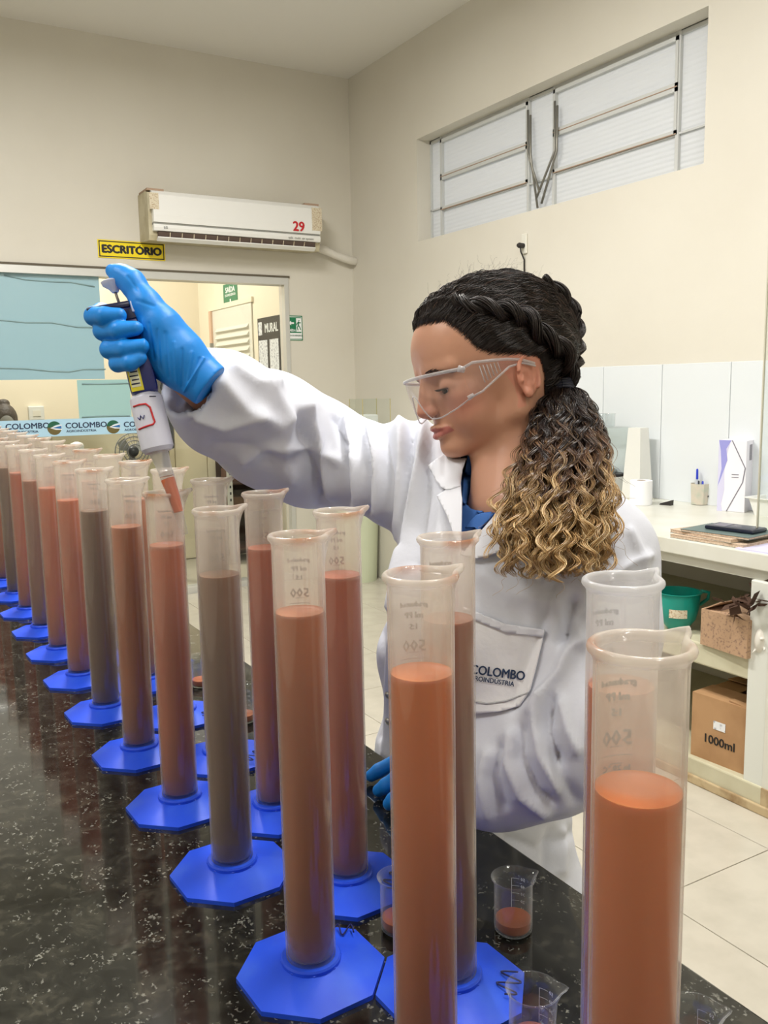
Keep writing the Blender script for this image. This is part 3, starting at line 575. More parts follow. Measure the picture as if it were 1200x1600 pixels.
def tube_mesh():
    # a closed wall: outer surface up, flared and beaded rim with a pouring lip, inner surface down
    prof = [(RI, .016), (RO, .016), (RO, .03), (RO, .034)]+[(RO, z) for z in np.linspace(.05, .40, 8)]+[(RO, .412), (RO, .4215), (RO, .429), (RO+.0003, .4335), (RO+.0018, .4362), (RO+.0031, .4374), (RO+.0036, .4390), (RO+.0032, .4408), (RO+.0020, .4420), (RO-.0004, .4416), (RI, .4390), (RI, .4340), (RI, .4290), (RI, .4215), (RI, .412)]+[(RI, z) for z in np.linspace(.40, .05, 8)]+[(RI, .024), (0.0005, .024), (.0005, .016)]
    n = 48; v = []; f = []; k = len(prof)
    for r, z in prof:
        for i in range(n):
            a = 2*math.pi*i/n; d = ((a+math.pi) % (2*math.pi))-math.pi
            s = math.exp(-(d/.21)**2)*min(max((z-.404)/.034, 0), 1)**1.7
            rr = r+.0115*s; v.append((rr*math.cos(a), rr*math.sin(a)*(1-.25*s), z+.0025*s))
    for j in range(k):
        j2 = (j+1) % k
        for i in range(n): f.append((j*n+i, j*n+(i+1) % n, j2*n+(i+1) % n, j2*n+i))
    return v, f
tv, tf = tube_mesh()
def base_mesh():
    n = 8; R = .0740; g = G(); v = []; f = []
    for r, z in ((R, 0), (R, .005), (.0305, .0150), (.0305, .016), (.029, .017), (.0255, .017)):
        for i in range(8 if r == R else 8):
            a = 2*math.pi*(i+.5)/8; v.append((r*math.cos(a), r*math.sin(a), z))
    for j in range(5):
        for i in range(8): f.append((j*8+i, j*8+(i+1) % 8, (j+1)*8+(i+1) % 8, (j+1)*8+i))
    f.append(tuple(range(8))[::-1]); f.append(tuple(40+i for i in range(8)))
    g.add(v[:16]+[], f[:8]+[tuple(range(8))[::-1]]); g = G(); g.add(v, f)
    g.lathe([(.0298, .008), (.0298, .0182), (.0285, .0202), (.0262, .0205), (.0248, .0205)], 32); return g
bg = base_mesh()
# curved print: graduation ticks every 5 mm of height, numbers, and the lines of text above
def curved(V, r):
    return [(r*math.cos(p[0]/r), r*math.sin(p[0]/r), p[1]) for p in V]
def print_geo():
    g = G(); R = RO+.0003
    def blk(x0, x1, z0, z1, n=4):
        v = []
        for i in range(n+1):
            a = (x0+(x1-x0)*i/n)/R; v += [(R*math.cos(a), R*math.sin(a), z0), (R*math.cos(a), R*math.sin(a), z1)]
        g.add(v, [(2*i, 2*i+2, 2*i+3, 2*i+1) for i in range(n)])
    for i in range(0, 67): blk(-.004 if i % 5 else -.010, .004 if i % 5 else .010, .045+i*.005, .0456+i*.005)
    for q, (s, z, t) in enumerate([(str(50*k), .045+.03275*k+.003, .008) for k in range(1, 10)]+[('500', .380, .0125), ('1:5', .395, .006), ('In 20 °C', .3625, .005), ('ml PP', .404, .0065), ('graduated', .4125, .0055)]):
        v, f = text_geo(s, t, .0004, 0, res=1); g.add(curved([(p.x, p.y+z) for p in v], R), f)
    return g
pg_ = print_geo()
def liquid_mat(name, top, low, settle=None):  # last argument: ramp height where the settled lower colour ends
    m = mat(name, low, .45, .3, sss=.25); nt = m.node_tree; b = nt.nodes['Principled BSDF']; L = nt.links.new
    b.inputs['Subsurface Radius'].default_value = (1, .4, .2); b.inputs['Subsurface Scale'].default_value = .006
    tc = nt.nodes.new('ShaderNodeTexCoord'); sx = nt.nodes.new('ShaderNodeSeparateXYZ'); L(tc.outputs['Object'], sx.inputs[0]); ns = nt.nodes.new('ShaderNodeTexNoise'); ns.inputs['Scale'].default_value = 14; ad = nt.nodes.new('ShaderNodeMath'); ad.operation = 'MULTIPLY_ADD'; ad.inputs[1].default_value = .05
    L(tc.outputs['Object'], ns.inputs['Vector']); L(ns.outputs['Fac'], ad.inputs[0]); L(sx.outputs['Z'], ad.inputs[2])
    r = nt.nodes.new('ShaderNodeValToRGB'); r.color_ramp.elements[0].position = .05; r.color_ramp.elements[0].color = col(low); r.color_ramp.elements[1].position = .40; r.color_ramp.elements[1].color = col(top); e = r.color_ramp.elements.new(.30 if settle is None else settle); e.color = col(low)
    L(ad.outputs[0], r.inputs[0]); L(r.outputs[0], b.inputs['Base Color']); return m
LQB = liquid_mat('beaker_suspension', (178, 100, 64), (170, 94, 58))
LQ = {'orange': liquid_mat('orange_suspension', (214, 112, 36), (158, 74, 38), .12), 'salmon': liquid_mat('salmon_suspension', (200, 104, 62), (188, 104, 76)), 'tan': liquid_mat('tan_suspension', (192, 108, 62), (166, 94, 58)), 'brown': liquid_mat('grey_brown_suspension', (136, 98, 76), (116, 90, 78)), 'dark': liquid_mat('dark_brown_suspension', (124, 88, 66), (106, 78, 64)), 'red': liquid_mat('red_brown_suspension', (184, 88, 54), (178, 96, 74)), 'mud': liquid_mat('mauve_brown_suspension', (158, 94, 68), (138, 94, 80))}
CW = {'orange': 'orange', 'salmon': 'salmon-red', 'tan': 'tan', 'brown': 'grey-brown', 'dark': 'dark brown', 'red': 'reddish', 'mud': 'mauve-brown'}
m_inner = mat('meniscus', (206, 130, 84), .2)
ORD = ['nearest', 'second', 'third', 'fourth', 'fifth', 'sixth', 'seventh', 'eighth', 'ninth', 'tenth', 'eleventh', 'twelfth', 'thirteenth', 'fourteenth', 'fifteenth', 'sixteenth', 'seventeenth', 'eighteenth', 'nineteenth']
meshes = {}
def cyl(x, y, lv, kind, rz, label, group, clean=False):
    t = thing('graduated_cylinder', label, 'graduated cylinder', (x, y, TB), rz, group)
    def inst(key, mk, mt, smooth=None):
        if key not in meshes:
            o = mk(); meshes[key] = o.data; o.parent = t
            if not o.data.materials: o.data.materials.append(mt)
            return o
        o = bpy.data.objects.new(key.split('#')[0], meshes[key]); C.objects.link(o); o.parent = t; return o
    inst('base', lambda: G().add(bg.v, bg.f).build('base', m_blue, None, auto=.35), m_blue).rotation_euler = (0, 0, -rz+.05)
    inst('tube#c' if clean else 'tube', lambda: G().add(tv, tf).build('tube', m_ppw if clean else m_pp, None, True), m_pp)
    inst('print', lambda: G().add(pg_.v, pg_.f).build('print', m_print, None), m_print).rotation_euler = (0, 0, math.radians(70))
    r = RI-.0001
    inst('liquid#%s%.3f' % (kind, lv), lambda: G().lathe([(.0005, .0242), (r-.002, .0242), (r, .026), (r, .12), (r, .2), (r, .3), (r, lv), (r-.0015, lv-.0012), (.0005, lv-.0015)], 40).build('liquid', LQ[kind], None, auto=1.2), LQ[kind])
    return t
SP = .2105
A = [(.315, .362, 'orange', .05), (.526, .368, 'orange', .0), (.735, .369, 'tan', -.1), (.951, .366, 'brown', .1), (1.153, .371, 'salmon', 0), (1.362, .369, 'tan', -.2), (1.579, .369, 'dark', 0), (1.779, .366, 'salmon', .1), (1.99, .371, 'salmon', .0), (2.213, .369, 'mud', -.1), (2.43, .372, 'red', .1), (2.64, .370, 'dark', 0), (2.85, .37, 'tan', 0), (3.06, .369, 'salmon', 0), (3.27, .37, 'brown', 0), (3.48, .37, 'red', 0), (3.69, .37, 'tan', 0), (3.9, .37, 'salmon', 0)]
B = [(.43, .366, 'orange', .1), (.642, .367, 'mud', .05), (.853, .370, 'red', .0), (1.064, .369, 'red', .1), (1.278, .366, 'dark', -.1), (1.49, .369, 'salmon', 0), (1.70, .37, 'tan', .1), (1.90, .37, 'brown', 0), (2.12, .369, 'salmon', -.1), (2.33, .37, 'red', 0), (2.54, .37, 'tan', 0), (2.75, .37, 'dark', 0), (2.96, .37, 'salmon', 0), (3.17, .37, 'tan', 0), (3.38, .37, 'red', 0), (3.59, .37, 'brown', 0), (3.8, .37, 'salmon', 0)]
A = [((y if i < 6 else 1.369+.2125*(i-5)), lv, k, rz) for i, (y, lv, k, rz) in enumerate(A)]
B = [((y if i < 4 else 1.271+.2125*(i-4)), lv, k, rz) for i, (y, lv, k, rz) in enumerate(B)]
for i, (y, lv, k, rz) in enumerate(A):
    extra = {4: ', pipette dipping into it', 0: ''}.get(i, '')
    cyl(.338, y, lv, k, rz, '%s graduated cylinder in the left bench row, %s liquid, blue base%s' % (ORD[i], CW[k], extra), 'graduated cylinders in the left row')
for i, (y, lv, k, rz) in enumerate(B):
    extra = {0: ', clean white rim'}.get(i, '')
    cyl(.442, y, lv, k, rz, '%s graduated cylinder in the right bench row, %s liquid, blue base%s' % (ORD[i], CW[k], extra), 'graduated cylinders in the right row', i == 0)
# marker scribbles on some bases
def scrib(par, x, y, s, z, ang):
    pts = []
    for i in range(28):
        t = i/27; pts.append((x+s*(t-.5)*1.6*math.cos(ang)+s*.5*math.sin(t*13)*math.sin(ang), y+s*(t-.5)*1.6*math.sin(ang)-s*.5*math.sin(t*13)*math.cos(ang), z))
    o = G().tube(pts, .0009, 5).build('marker_scribble', m_marker, par)
cyls = [o for o in bpy.data.objects if o.name.startswith('graduated_cylinder')]
for o in cyls:
    if o.parent is None and o.location.x > .4 and .6 < o.location.y < 1.5: scrib(o, .040, -.038, .022, .0125, .6)
    if o.parent is None and o.location.x < .4 and abs(o.location.y-.735) < .01: scrib(o, .045, .034, .018, .0125, -.5)
# ------------------------------------------------------------------ beakers
m_bglass = thin_glass('beaker_glass', (250, 252, 252), .975, .02, .8, .30, .015)
m_bwhite = mat('white_print', (235, 238, 240), .6)
def beaker_geo():
    prof = [(.0005, .0018), (.0185, .0018), (.0198, .0035), (.0202, .008)]+[(.0202, z) for z in (.02, .035, .05)]+[(.0206, .056), (.0222, .0592), (.0232, .0600), (.0236, .0607), (.0230, .0612), (.0220, .0606)]
    inner = [(.0205, .0585), (.0192, .056), (.0191, .05), (.0191, .02), (.0191, .008), (.0182, .0045), (.0005, .0036)]
    prof += inner; n = 40; v = []; f = []; k = len(prof)
    for r, z in prof:
        for i in range(n):
            a = 2*math.pi*i/n; d = ((a+math.pi) % (2*math.pi))-math.pi; s = math.exp(-(d/.30)**2)*min(max((z-.046)/.014, 0), 1)**1.3
            rr = r+.008*s; v.append((rr*math.cos(a), rr*math.sin(a)*(1-.3*s), z-.001*s))
    for j in range(k):
        for i in range(n): f.append((j*n+i, j*n+(i+1) % n, ((j+1) % k)*n+(i+1) % n, ((j+1) % k)*n+i))
    return v, f
bv, bf = beaker_geo()
def bprint():
    g = G(); R = .0204
    def blk(x0, x1, z0, z1, n=4):
        v = []
        for i in range(n+1):
            a = (x0+(x1-x0)*i/n)/R; v += [(R*math.cos(a), R*math.sin(a), z0), (R*math.cos(a), R*math.sin(a), z1)]
        g.add(v, [(2*i, 2*i+2, 2*i+3, 2*i+1) for i in range(n)])
    for i, s in enumerate(('10', '20', '30', '40', '50')):
        z = .0135+i*.0085; blk(0, .008, z, z+.0005); vv, ff = text_geo(s, .0052, .0002, 0, res=1); g.add(curved([(p.x-.004, p.y+z) for p in vv], R), ff)
    blk(.008, .0086, .0135, .048, 1); return g
bp_ = bprint()
bmesh_c = {}
def beaker(x, y, label, lv=.014, kind='tan', rz=0, z=TB):
    t = thing('beaker', label, 'beaker', (x, y, z), rz, 'small glass beakers')
    for key, mk in (('glass', lambda: G().add(bv, bf).build('glass', m_bglass, None, True)), ('scale_print', lambda: G().add(bp_.v, bp_.f).build('scale_print', m_bwhite)), ('liquid' + kind if lv else None, lambda: G().lathe([(.0005, .0037), (.0179, .0047), (.01885, .008), (.01885, lv), (.0178, lv-.0006), (.0005, lv-.0008)], 32).build('liquid', LQB, None, auto=1))):
        if key is None: continue
        if key not in bmesh_c: o = mk(); bmesh_c[key] = o.data; o.parent = t
        else: o = bpy.data.objects.new('liquid' if key.startswith('liquid') else key, bmesh_c[key]); C.objects.link(o); o.parent = t
        if key == 'scale_print': o.rotation_euler = (0, 0, math.radians(38))
    return t
beaker(.55, .682, 'glass beaker with orange-brown liquid alone near the granite edge', .015, 'tan', math.radians(-5))
beaker(.449, .748, 'glass beaker between the blue bases of the second and third right-row cylinders', .015, 'salmon', math.radians(-55))
beaker(.547, .884, 'glass beaker just in front of the gloved resting fingers', .018, 'salmon', .3)
beaker(.4545, .537, 'glass beaker with tan liquid behind the nearest orange cylinder, at the bottom edge', .017, 'tan', math.radians(-28))
beaker(.55, .446, 'glass beaker right of the nearest cylinder at the bottom edge', .014, 'tan', math.radians(-30))
for i, (y, lb) in enumerate(((1.40, 'glass beaker seen in the gap right of the pipetted cylinder, near one'), (1.62, 'glass beaker seen in the gap right of the pipetted cylinder, middle one'), (1.84, 'glass beaker seen in the gap right of the pipetted cylinder, far one'))):
    beaker(.53, y, lb, .014, 'salmon', .2)
# ------------------------------------------------------------------ counter along the right wall
XF = 2.28; CT = .808
m_cnt = mat('counter_white', (216, 216, 206), .3, noise=(6, (204, 202, 188), .4, .8), bump=(25, .15, .002)); m_shelf = mat('shelf_paint', (200, 196, 170), .6, noise=(5, (176, 168, 138), .4, .75), bump=(20, .2, .003)); m_stain = mat('stained_plinth', (186, 166, 130), .7, noise=(14, (140, 112, 76), .45, .7))  # shelves and plinth in olive beige, darker than the worktop
cnt = thing('laboratory_counter', 'white masonry counter with open shelves along the right wall', 'counter', (0, 0, 0)); CY0, CY1 = -.6, 3.62
G().box((XF, CY0, CT-.052), (XW, CY1, CT), bev=.004).build('worktop', m_cnt, cnt); G().box((XF+.02, CY0, CT-.085), (XW, CY1, CT-.052)).build('lip', m_cnt, cnt)
G().box((XF+.01, CY0, .405), (XW, CY1-.02, .478), bev=.006).build('shelf', m_shelf, cnt); G().box((XF, CY0, 0.0), (XW, CY1-.02, .085), bev=.006).build('plinth', m_shelf, cnt); G().box((XF-.012, CY0, 0), (XF, CY1, .03), bev=.004).build('skirting', m_stain, cnt)
m_post = mat('post_white', (214, 216, 208), .5, bump=(30, .2, .002))
for y0, y1 in ((1.628, 1.70), (3.52, 3.60), (-.5, -.42), (.6, .67)): G().box((XF+.005, y0, .0), (XW, y1, CT-.085), bev=.004).build('upright', m_post, cnt)
G().box((XF-.005, 1.45, 0), (XF+.02, 1.6279, .085)).build('worn_corner', m_stain, cnt)
G().box((XF+.0, 1.40, .085), (XF+.03, 1.6279, CT-.086)).build('side_panel', m_cnt, cnt)
# tiles
wr = bpy.data.objects['wall_right']
m_tile = mat('white_wall_tile', (220, 225, 228), .15); tme = None
for i in range(8):
    y = 3.435-.354*(i+1)
    if tme is None: o = G().box((0, .0015, CT+.0), (.008, .3525, 1.395), bev=.0015).build('wall_tile', m_tile, wr); tme = o.data
    else: o = bpy.data.objects.new('wall_tile', tme); C.objects.link(o); o.parent = wr
    o.location = (XW-.008, y, 0)
# ---- things on the counter
def onc(px, py, z=CT): return onz(px, py, z)
p = onc(1001, 788); t = thing('toilet_roll', 'white paper roll standing on the counter beside the ponytail', 'paper roll', (p[0], p[1], CT)); Z = (p-CAM)@FW
h = 38*Z/F; r = 17*Z/F
G().lathe([(.02, 0), (r, .001), (r+.0005, h/2), (r, h-.001), (.02, h), (.02, 0)], 32, closed=True).build('paper', mat('tissue', (240, 241, 243), .9, bump=(200, .2, .0005)), t, auto=.8); G().lathe([(.019, .001), (.02, .001), (.02, h-.001), (.019, h-.001)], 24, closed=True).build('core', mat('card_core', (170, 150, 120), .8), t)
p = onc(1042, 789); t = thing('black_clip', 'small black plastic wedge on the counter right of the paper roll', 'clip', (p[0], p[1], CT), math.radians(-75))
G().add([(-.028, -.012, 0), (.022, -.014, 0), (.022, .014, 0), (-.028, .004, 0), (-.026, -.01, .006), (.024, -.013, .022), (.024, .012, .022), (-.026, .004, .006)], [(0, 3, 2, 1), (4, 5, 6, 7), (0, 1, 5, 4), (1, 2, 6, 5), (2, 3, 7, 6), (3, 0, 4, 7)]).build('wedge', m_blackb, t)
# pen cup (octagonal clear-tan plastic)
p = onc(1093, 788); Z = (p-CAM)@FW; pcx, pcy = p[0], p[1]; h = 33*Z/F; r = 15*Z/F
t = thing('pen_cup', 'square-sided patterned pen cup on the counter', 'cup', (pcx, pcy, CT), .3); m_cup = mat('patterned_cup', (206, 196, 180), .4, noise=(30, (184, 190, 172), .4, .7))
G().lathe([(.001, .002), (r*.88, .002), (r, h), (r-.002, h), (r*.88-.002, .004), (.001, .004)], 8).build('cup', m_cup, t); G().tube([(r*.6*math.cos(a)-.0, -r*.95, h*.45+.006*math.sin(2*a)) for a in np.linspace(2, 1, 8)], .002, 5).build('mark', m_blackb, t)
m_blupen = mat('pen_blue', (36, 60, 190), .3); m_clrpen = mat('pen_clear', (200, 205, 215), .3); m_pencil = mat('pencil_red', (190, 96, 74), .4)
pens = [((-.012, 0), (-.014, .0), .15, 'pen', 'blue-capped clear ballpoint, tallest pen in the cup', m_clrpen, m_blupen), ((.004, -.006), (.01, -.004), .098, 'pen', 'short bright blue marker in the pen cup', m_blupen, m_blupen), ((-.002, .008), (-.006, .006), .10, 'pen', 'dark grey pen at the back of the cup', m_fand, m_fand), ((.008, .0), (.050, -.02), .135, 'pencil', 'thin red pencil leaning out of the pen cup to the right', m_pencil, m_rust)]
for (bx, by), (ex, ey), L_, nm, lb, mb, mc in pens:
    d = Vector((ey*0+ex*RT[0]+.0, ex*RT[1], 0)); a = Vector((pcx+bx*RT[0], pcy+bx*RT[1]+by, CT+.0045)); b_ = Vector((pcx+ex*RT[0], pcy+ex*RT[1]+ey*.3, CT+L_)); tt = thing(nm, lb, nm, a, 0, 'pens in the cup'); q = b_-a
    G().tube([(0, 0, 0), q*.72], (.0036 if nm == 'pen' else .0045), 10).build('barrel', mb, tt, auto=.8); G().tube([q*.7, q*.97, q], [.005, .0045, .003] if nm == 'pen' else [.0046, .0046, .002], 10).build('cap', mc, tt, auto=.8)
# tall white and lavender box
p = onc(1149, 797); Z = (p-CAM)@FW; Hh = 110*Z/F; t = thing('glove_carton', 'tall white and lavender cardboard box on the counter beside the pen cup', 'box', (p[0], p[1], CT), math.radians(18)); W = .054; Dp = .054
m_box = mat('carton_white', (234, 232, 240), .5); m_lav = mat('carton_lavender', (150, 150, 214), .5); m_lav2 = mat('carton_pale_lavender', (208, 206, 232), .5); m_gline = mat('carton_grey_line', (120, 118, 130), .5)
G().box((-Dp, -W, 0), (Dp, W, Hh), bev=.002).build('box', m_box, t)
# printed face looking to -x (towards the aisle)
Mx = frame((-Dp-.0003, 0, 0), (0, -1, 0), (0, 0, 1)); y = Hh
G().prism([(-W, 0), (-W, Hh), (-W*.15, Hh), (-W*.4, Hh*.8), (-W*.55, Hh*.55), (-W*.5, Hh*.3), (-W*.7, Hh*.1), (-W*.6, 0)], .0003, Mx).build('print_pale', m_lav2, t)
G().prism([(-W, Hh), (-W*.1, Hh), (-W*.45, Hh*.88), (-W*.35, Hh*.72), (-W*.8, Hh*.45), (-W, Hh*.35), (-W*.75, Hh*.6), (-W*.85, Hh*.85)], .0005, Mx).build('print_wave', m_lav, t)
for (x0, z0), (x1, z1) in (((-W*.05, Hh), (W*.95, Hh*.62)), ((W*.95, Hh*.62), (W*.8, Hh*.42)), ((W*.8, Hh*.42), (-W*.3, 0))): G().prism([(x0-.002, z0), (x0+.002, z0), (x1+.002, z1), (x1-.002, z1)], .0007, Mx).build('print_line', m_gline, t)
for k in (0, 1): G().prism([(-W*.0, Hh*(.52-.04*k)), (W*.5, Hh*(.52-.04*k)), (W*.5, Hh*(.53-.04*k)), (0, Hh*(.53-.04*k))], .0006, Mx).build('print_text_line', m_gline, t)
My = frame((0, -W-.0003, 0), (1, 0, 0), (0, 0, 1))
for k in range(4): G().prism([(-Dp*.4+k*.007, Hh*.72), (-Dp*.4+k*.007+.003, Hh*.72), (-Dp*.4+k*.007+.003, Hh*.94), (-Dp*.4+k*.007, Hh*.94)], .0005, My).build('barcode_bar', m_gline, t)
# white tray
a = onc(1205, 805); t = thing('white_tray', 'white plastic tray behind the glass sheet at the counter right', 'tray', (a[0]+.03, a[1]-.07, CT), 0); h = .062
g = G()
def ringbox(s, z): return [(-s*.8, -s*1.25, z), (s*.8, -s*1.25, z), (s*.8, s*1.25, z), (-s*.8, s*1.25, z)]
v = ringbox(.09, 0)+ringbox(.105, h)+ringbox(.118, h+.004)+ringbox(.118, h+.007)+ringbox(.102, h+.007)+ringbox(.086, .004); f = [(0, 3, 2, 1)]
for j in range(5): f += [(j*4+i, j*4+(i+1) % 4, j*4+4+(i+1) % 4, j*4+4+i) for i in range(4)]
f.append((20, 21, 22, 23)); g.add(v, f); g.build('tray', mat('tray_white', (234, 234, 230), .35), t)
# notebooks and phone
m_page = mat('worn_pages', (206, 184, 160), .8, noise=(160, (184, 158, 136), .45, .62)); m_cov = mat('green_grey_cover', (92, 110, 108), .5); m_phone = mat('phone_navy', (20, 26, 46), .25)
p = onc(1140, 838, CT); nx, ny = XF+.115, p[1]-.01
zz = CT
for k, (dx, dy, rz, hh, L_, W_, lb) in enumerate(((.0, -.02, .06, .012, .27, .2, 'bottom notebook of the worn stack at the counter edge'), (.004, .0, -.05, .012, .25, .19, 'middle notebook of the worn stack at the counter edge'), (.01, -.03, .12, .008, .24, .18, 'top grey-covered notebook under the navy phone'))):
    t = thing('notebook', lb, 'notebook', (nx+dx, ny+dy, zz), rz, 'stacked notebooks')
    g = G().box((-W_/2, -L_/2, .001), (W_/2, L_/2, hh-.0015)); 
    g.build('pages', m_page, t); G().box((-W_/2-.001, -L_/2-.001, 0), (W_/2+.002, L_/2+.001, .001)).build('cover', m_cov, t); G().box((-W_/2-.001, -L_/2-.001, hh-.0015), (W_/2+.002, L_/2+.001, hh)).build('cover', m_cov if k == 2 else m_page, t)
    if k == 2: 
        for i in range(16): G().tube([(-W_/2+.004+i*.011, L_/2-.004, hh*.5), (-W_/2+.004+i*.011, L_/2+.003, hh*1.1), (-W_/2+.004+i*.011, L_/2+.006, hh*.5), (-W_/2+.004+i*.011, L_/2, -.001)], .0007, 4).build('coil', m_alu, t)
    zz += hh
t = thing('calculator', 'dark navy device lying on top of the worn notebooks', 'calculator', (nx+.02, ny-.045, zz), .15)
G().box((-.045, -.085, 0), (.045, .085, .014), bev=.006).build('body', m_phone, t, auto=.7); G().box((-.03, .02, .014), (.03, .065, .0146)).build('display', m_gline, t)
t = thing('document_sheet', 'lavender printed sheet at the counter edge by the right frame', 'paper', (XF+.09, ny-.21, CT), .1); G().box((-.08, -.06, 0), (.08, .07, .004)).build('sheet', m_lav2, t)
# clear sheet standing on the counter
gp = onc(1182, 846); t = thing('clear_splash_screen', 'upright clear glass sheet standing on the counter at the right frame edge', 'glass screen', (0, 0, 0))
G().box((gp[0]-.003, gp[1]-.9, CT), (gp[0]+.003, gp[1], 1.75)).build('glass_sheet', m_pane, t); G().box((gp[0]-.0036, gp[1]-.003, CT), (gp[0]+.0036, gp[1]+.001, 1.75)).build('polished_edge', mat('glass_edge', (190, 186, 168), .3), t)
# analytical balance with beakers on top
p = onc(962, 782); Z = (p-CAM)@FW; u = Z/F; t = thing('analytical_balance', 'white laboratory balance with clear weighing chamber behind the ponytail', 'balance', (p[0]+.14, p[1]+.20, CT), 0); hb = .088; W = .10
m_balw = mat('balance_white', (222, 222, 216), .35)
G().box((-.12, -W, 0), (.12, W, hb), bev=.006).build('base', m_balw, t); G().box((-.122, -W+.004, hb), (.12, W-.004, hb+.012)).build('pan_plate', m_blackb, t)
zc = hb+.012; zt_ = zc+.21
for a, b2 in (((-.12, -W, zc), (-.117, W, zt_)), ((-.12, -W, zc), (.07, -W+.003, zt_)), ((-.12, W-.003, zc), (.07, W, zt_)), ((-.12, -W, zt_), (.07, W, zt_+.003))): G().box(a, b2).build('chamber_pane', m_pane, t)
for yy in (-W, W): G().box((-.123, yy-.003, zc), (-.117, yy+.003, zt_+.003)).build('corner_post', m_alu, t)
G().lathe([(.001, zc), (.04, zc+.0), (.042, zc+.02), (.001, zc+.022)], 24).build('pan', m_alu, t, auto=.5)
G().box((.07, -W, zc), (.12, W, zt_), bev=.004).build('rear_column', m_balw, t)
q = onc(995, 779.5); g = G(); s0, s1 = .055, .035
t2 = thing('tapered_stand', 'tall tapered white plastic stand right of the balance', 'stand', (q[0], q[1], CT)); hh = 112*u
g.add([(-.04, -s0, 0), (.04, -s0, 0), (.04, s0, 0), (-.04, s0, 0), (-.025, -s1, hh), (.025, -s1, hh), (.025, s1, hh), (-.025, s1, hh)], [(0, 3, 2, 1), (4, 5, 6, 7), (0, 1, 5, 4), (1, 2, 6, 5), (2, 3, 7, 6), (3, 0, 4, 7)]); g.build('body', m_balw, t2); G().box((-.042, -s0-.003, 0), (.042, s0+.003, .006)).build('foot', m_cnt, t2)
for i, lb in enumerate(('empty glass beaker on the balance roof, far one', 'empty glass beaker on the balance roof, middle one', 'empty glass beaker on the balance roof, near one')):
    b_ = beaker(p[0]+.10, p[1]+.25-.055*i, lb, 0, 'tan', 1.0, CT+zt_+.003)
# acrylic box at the far corner
c = onx(578, 650, 2.8); t = thing('acrylic_case', 'clear acrylic case with white device against the cream wall past the elbow', 'display case', (2.8, c[1], 0)); z1 = onx(578, 623, 2.8)[2]; wv_ = abs(onx(590, 650, 2.8)[1]-onx(566, 650, 2.8)[1])/2.3
m_yg = mat('acrylic_edge', (190, 180, 130), .3)
for a, b2 in (((-.1, -wv_, 1.0), (-.097, wv_, z1)), ((-.1, -wv_, 1.0), (.1, -wv_+.003, z1)), ((-.1, wv_-.003, 1.0), (.1, wv_, z1))): G().box(a, b2).build('acrylic_pane', m_pane, t)
for xx in (-.1, .1):
    for yy in (-wv_, wv_): G().box((xx-.002, yy-.002, .985), (xx+.002, yy+.002, z1)).build('edge', m_yg, t)
G().box((-.12, -wv_-.02, .96), (.219, wv_+.02, .985)).build('bracket', m_white, t); G().box((-.09, -wv_*.3, .985), (.05, wv_*1.2, z1-.1), bev=.01).build('white_device', m_purew, t); G().box((-.094, wv_*.6, z1-.22), (-.088, wv_*1.0, z1-.17)).build('device_port', m_fand, t)
# outlet and cable on the right wall
p = onx(821, 381, XW); t = thing('wall_outlet', 'small white wall outlet with black cable above her head', 'outlet', (XW, p[1], p[2])); G().box((-.012, -.02, -.05), (0, .02, .05), bev=.004).build('plate', m_louv, t); G().lathe([(.012, 0), (.014, .03), (.008, .04)], 14, M=Matrix.Translation((-.012, 0, -.01)) @ Matrix.Rotation(-math.pi/2, 4, 'Y')).build('plug', m_blackb, t)
G().tube([(-.035, 0, -.01), (-.03, 0, -.04), (-.008, 0, -.08), (-.005, 0, -.4), (-.006, 0, -1.24), (-.02, 0, CT-p[2]+.006)], .004, 8).build('cable', m_blackb, t, True)
# ---- on the shelves
def shelfpt(px, py, z): return onz(px, py, z)
m_teal = mat('teal_plastic', (18, 150, 136), .3)
p = onz(1058, 982, .478); Z = (p-CAM)@FW; u = Z/F; r = 32*u; h = 60*u; t = thing('teal_bowl', 'teal plastic bowl with side handle on the upper shelf', 'bowl', (p[0], p[1], .478), 0)
G().lathe([(.001, 0), (r*.45, 0), (r*.85, h*.28), (r*1.0, h*.6), (r*1.05, h*.97), (r*1.14, h), (r*1.02, h), (r*.96, h*.6), (r*.8, h*.3), (r*.4, .006), (.001, .006)], 36).build('bowl', m_teal, t, auto=.9)
G().tube([(r*(1.0)*math.cos(a)*.25+r*1.08*RT[0]+r*.35*math.sin(a)*0, 0, 0) for a in ()] or [Vector((RT[0], RT[1], 0))*r*1.05+Vector((0, 0, h*.62)), Vector((RT[0], RT[1], 0))*r*1.45+Vector((0, 0, h*.78)), Vector((RT[0], RT[1], 0))*r*1.5+Vector((0, 0, h*.95)), Vector((RT[0], RT[1], 0))*r*1.1+Vector((0, 0, h*.99))], .006, 8).build('handle', m_teal, t, True)
a0 = math.atan2(-p[1], -p[0]); G().add([(r*1.005*math.cos(a0+d), r*1.005*math.sin(a0+d), z) for d in np.linspace(-.4, .45, 7) for z in (h*.40, h*.62)], [(2*i, 2*i+2, 2*i+3, 2*i+1) for i in range(6)]).build('label_tape', m_tape, t)
m_card = mat('cardboard', (176, 138, 98), .8, bump=(30, .2, .002), noise=(8, (158, 120, 82), .4, .7)); m_cardb = mat('printed_cardboard', (178, 146, 116), .8, noise=(120, (140, 112, 94), .52, .66))
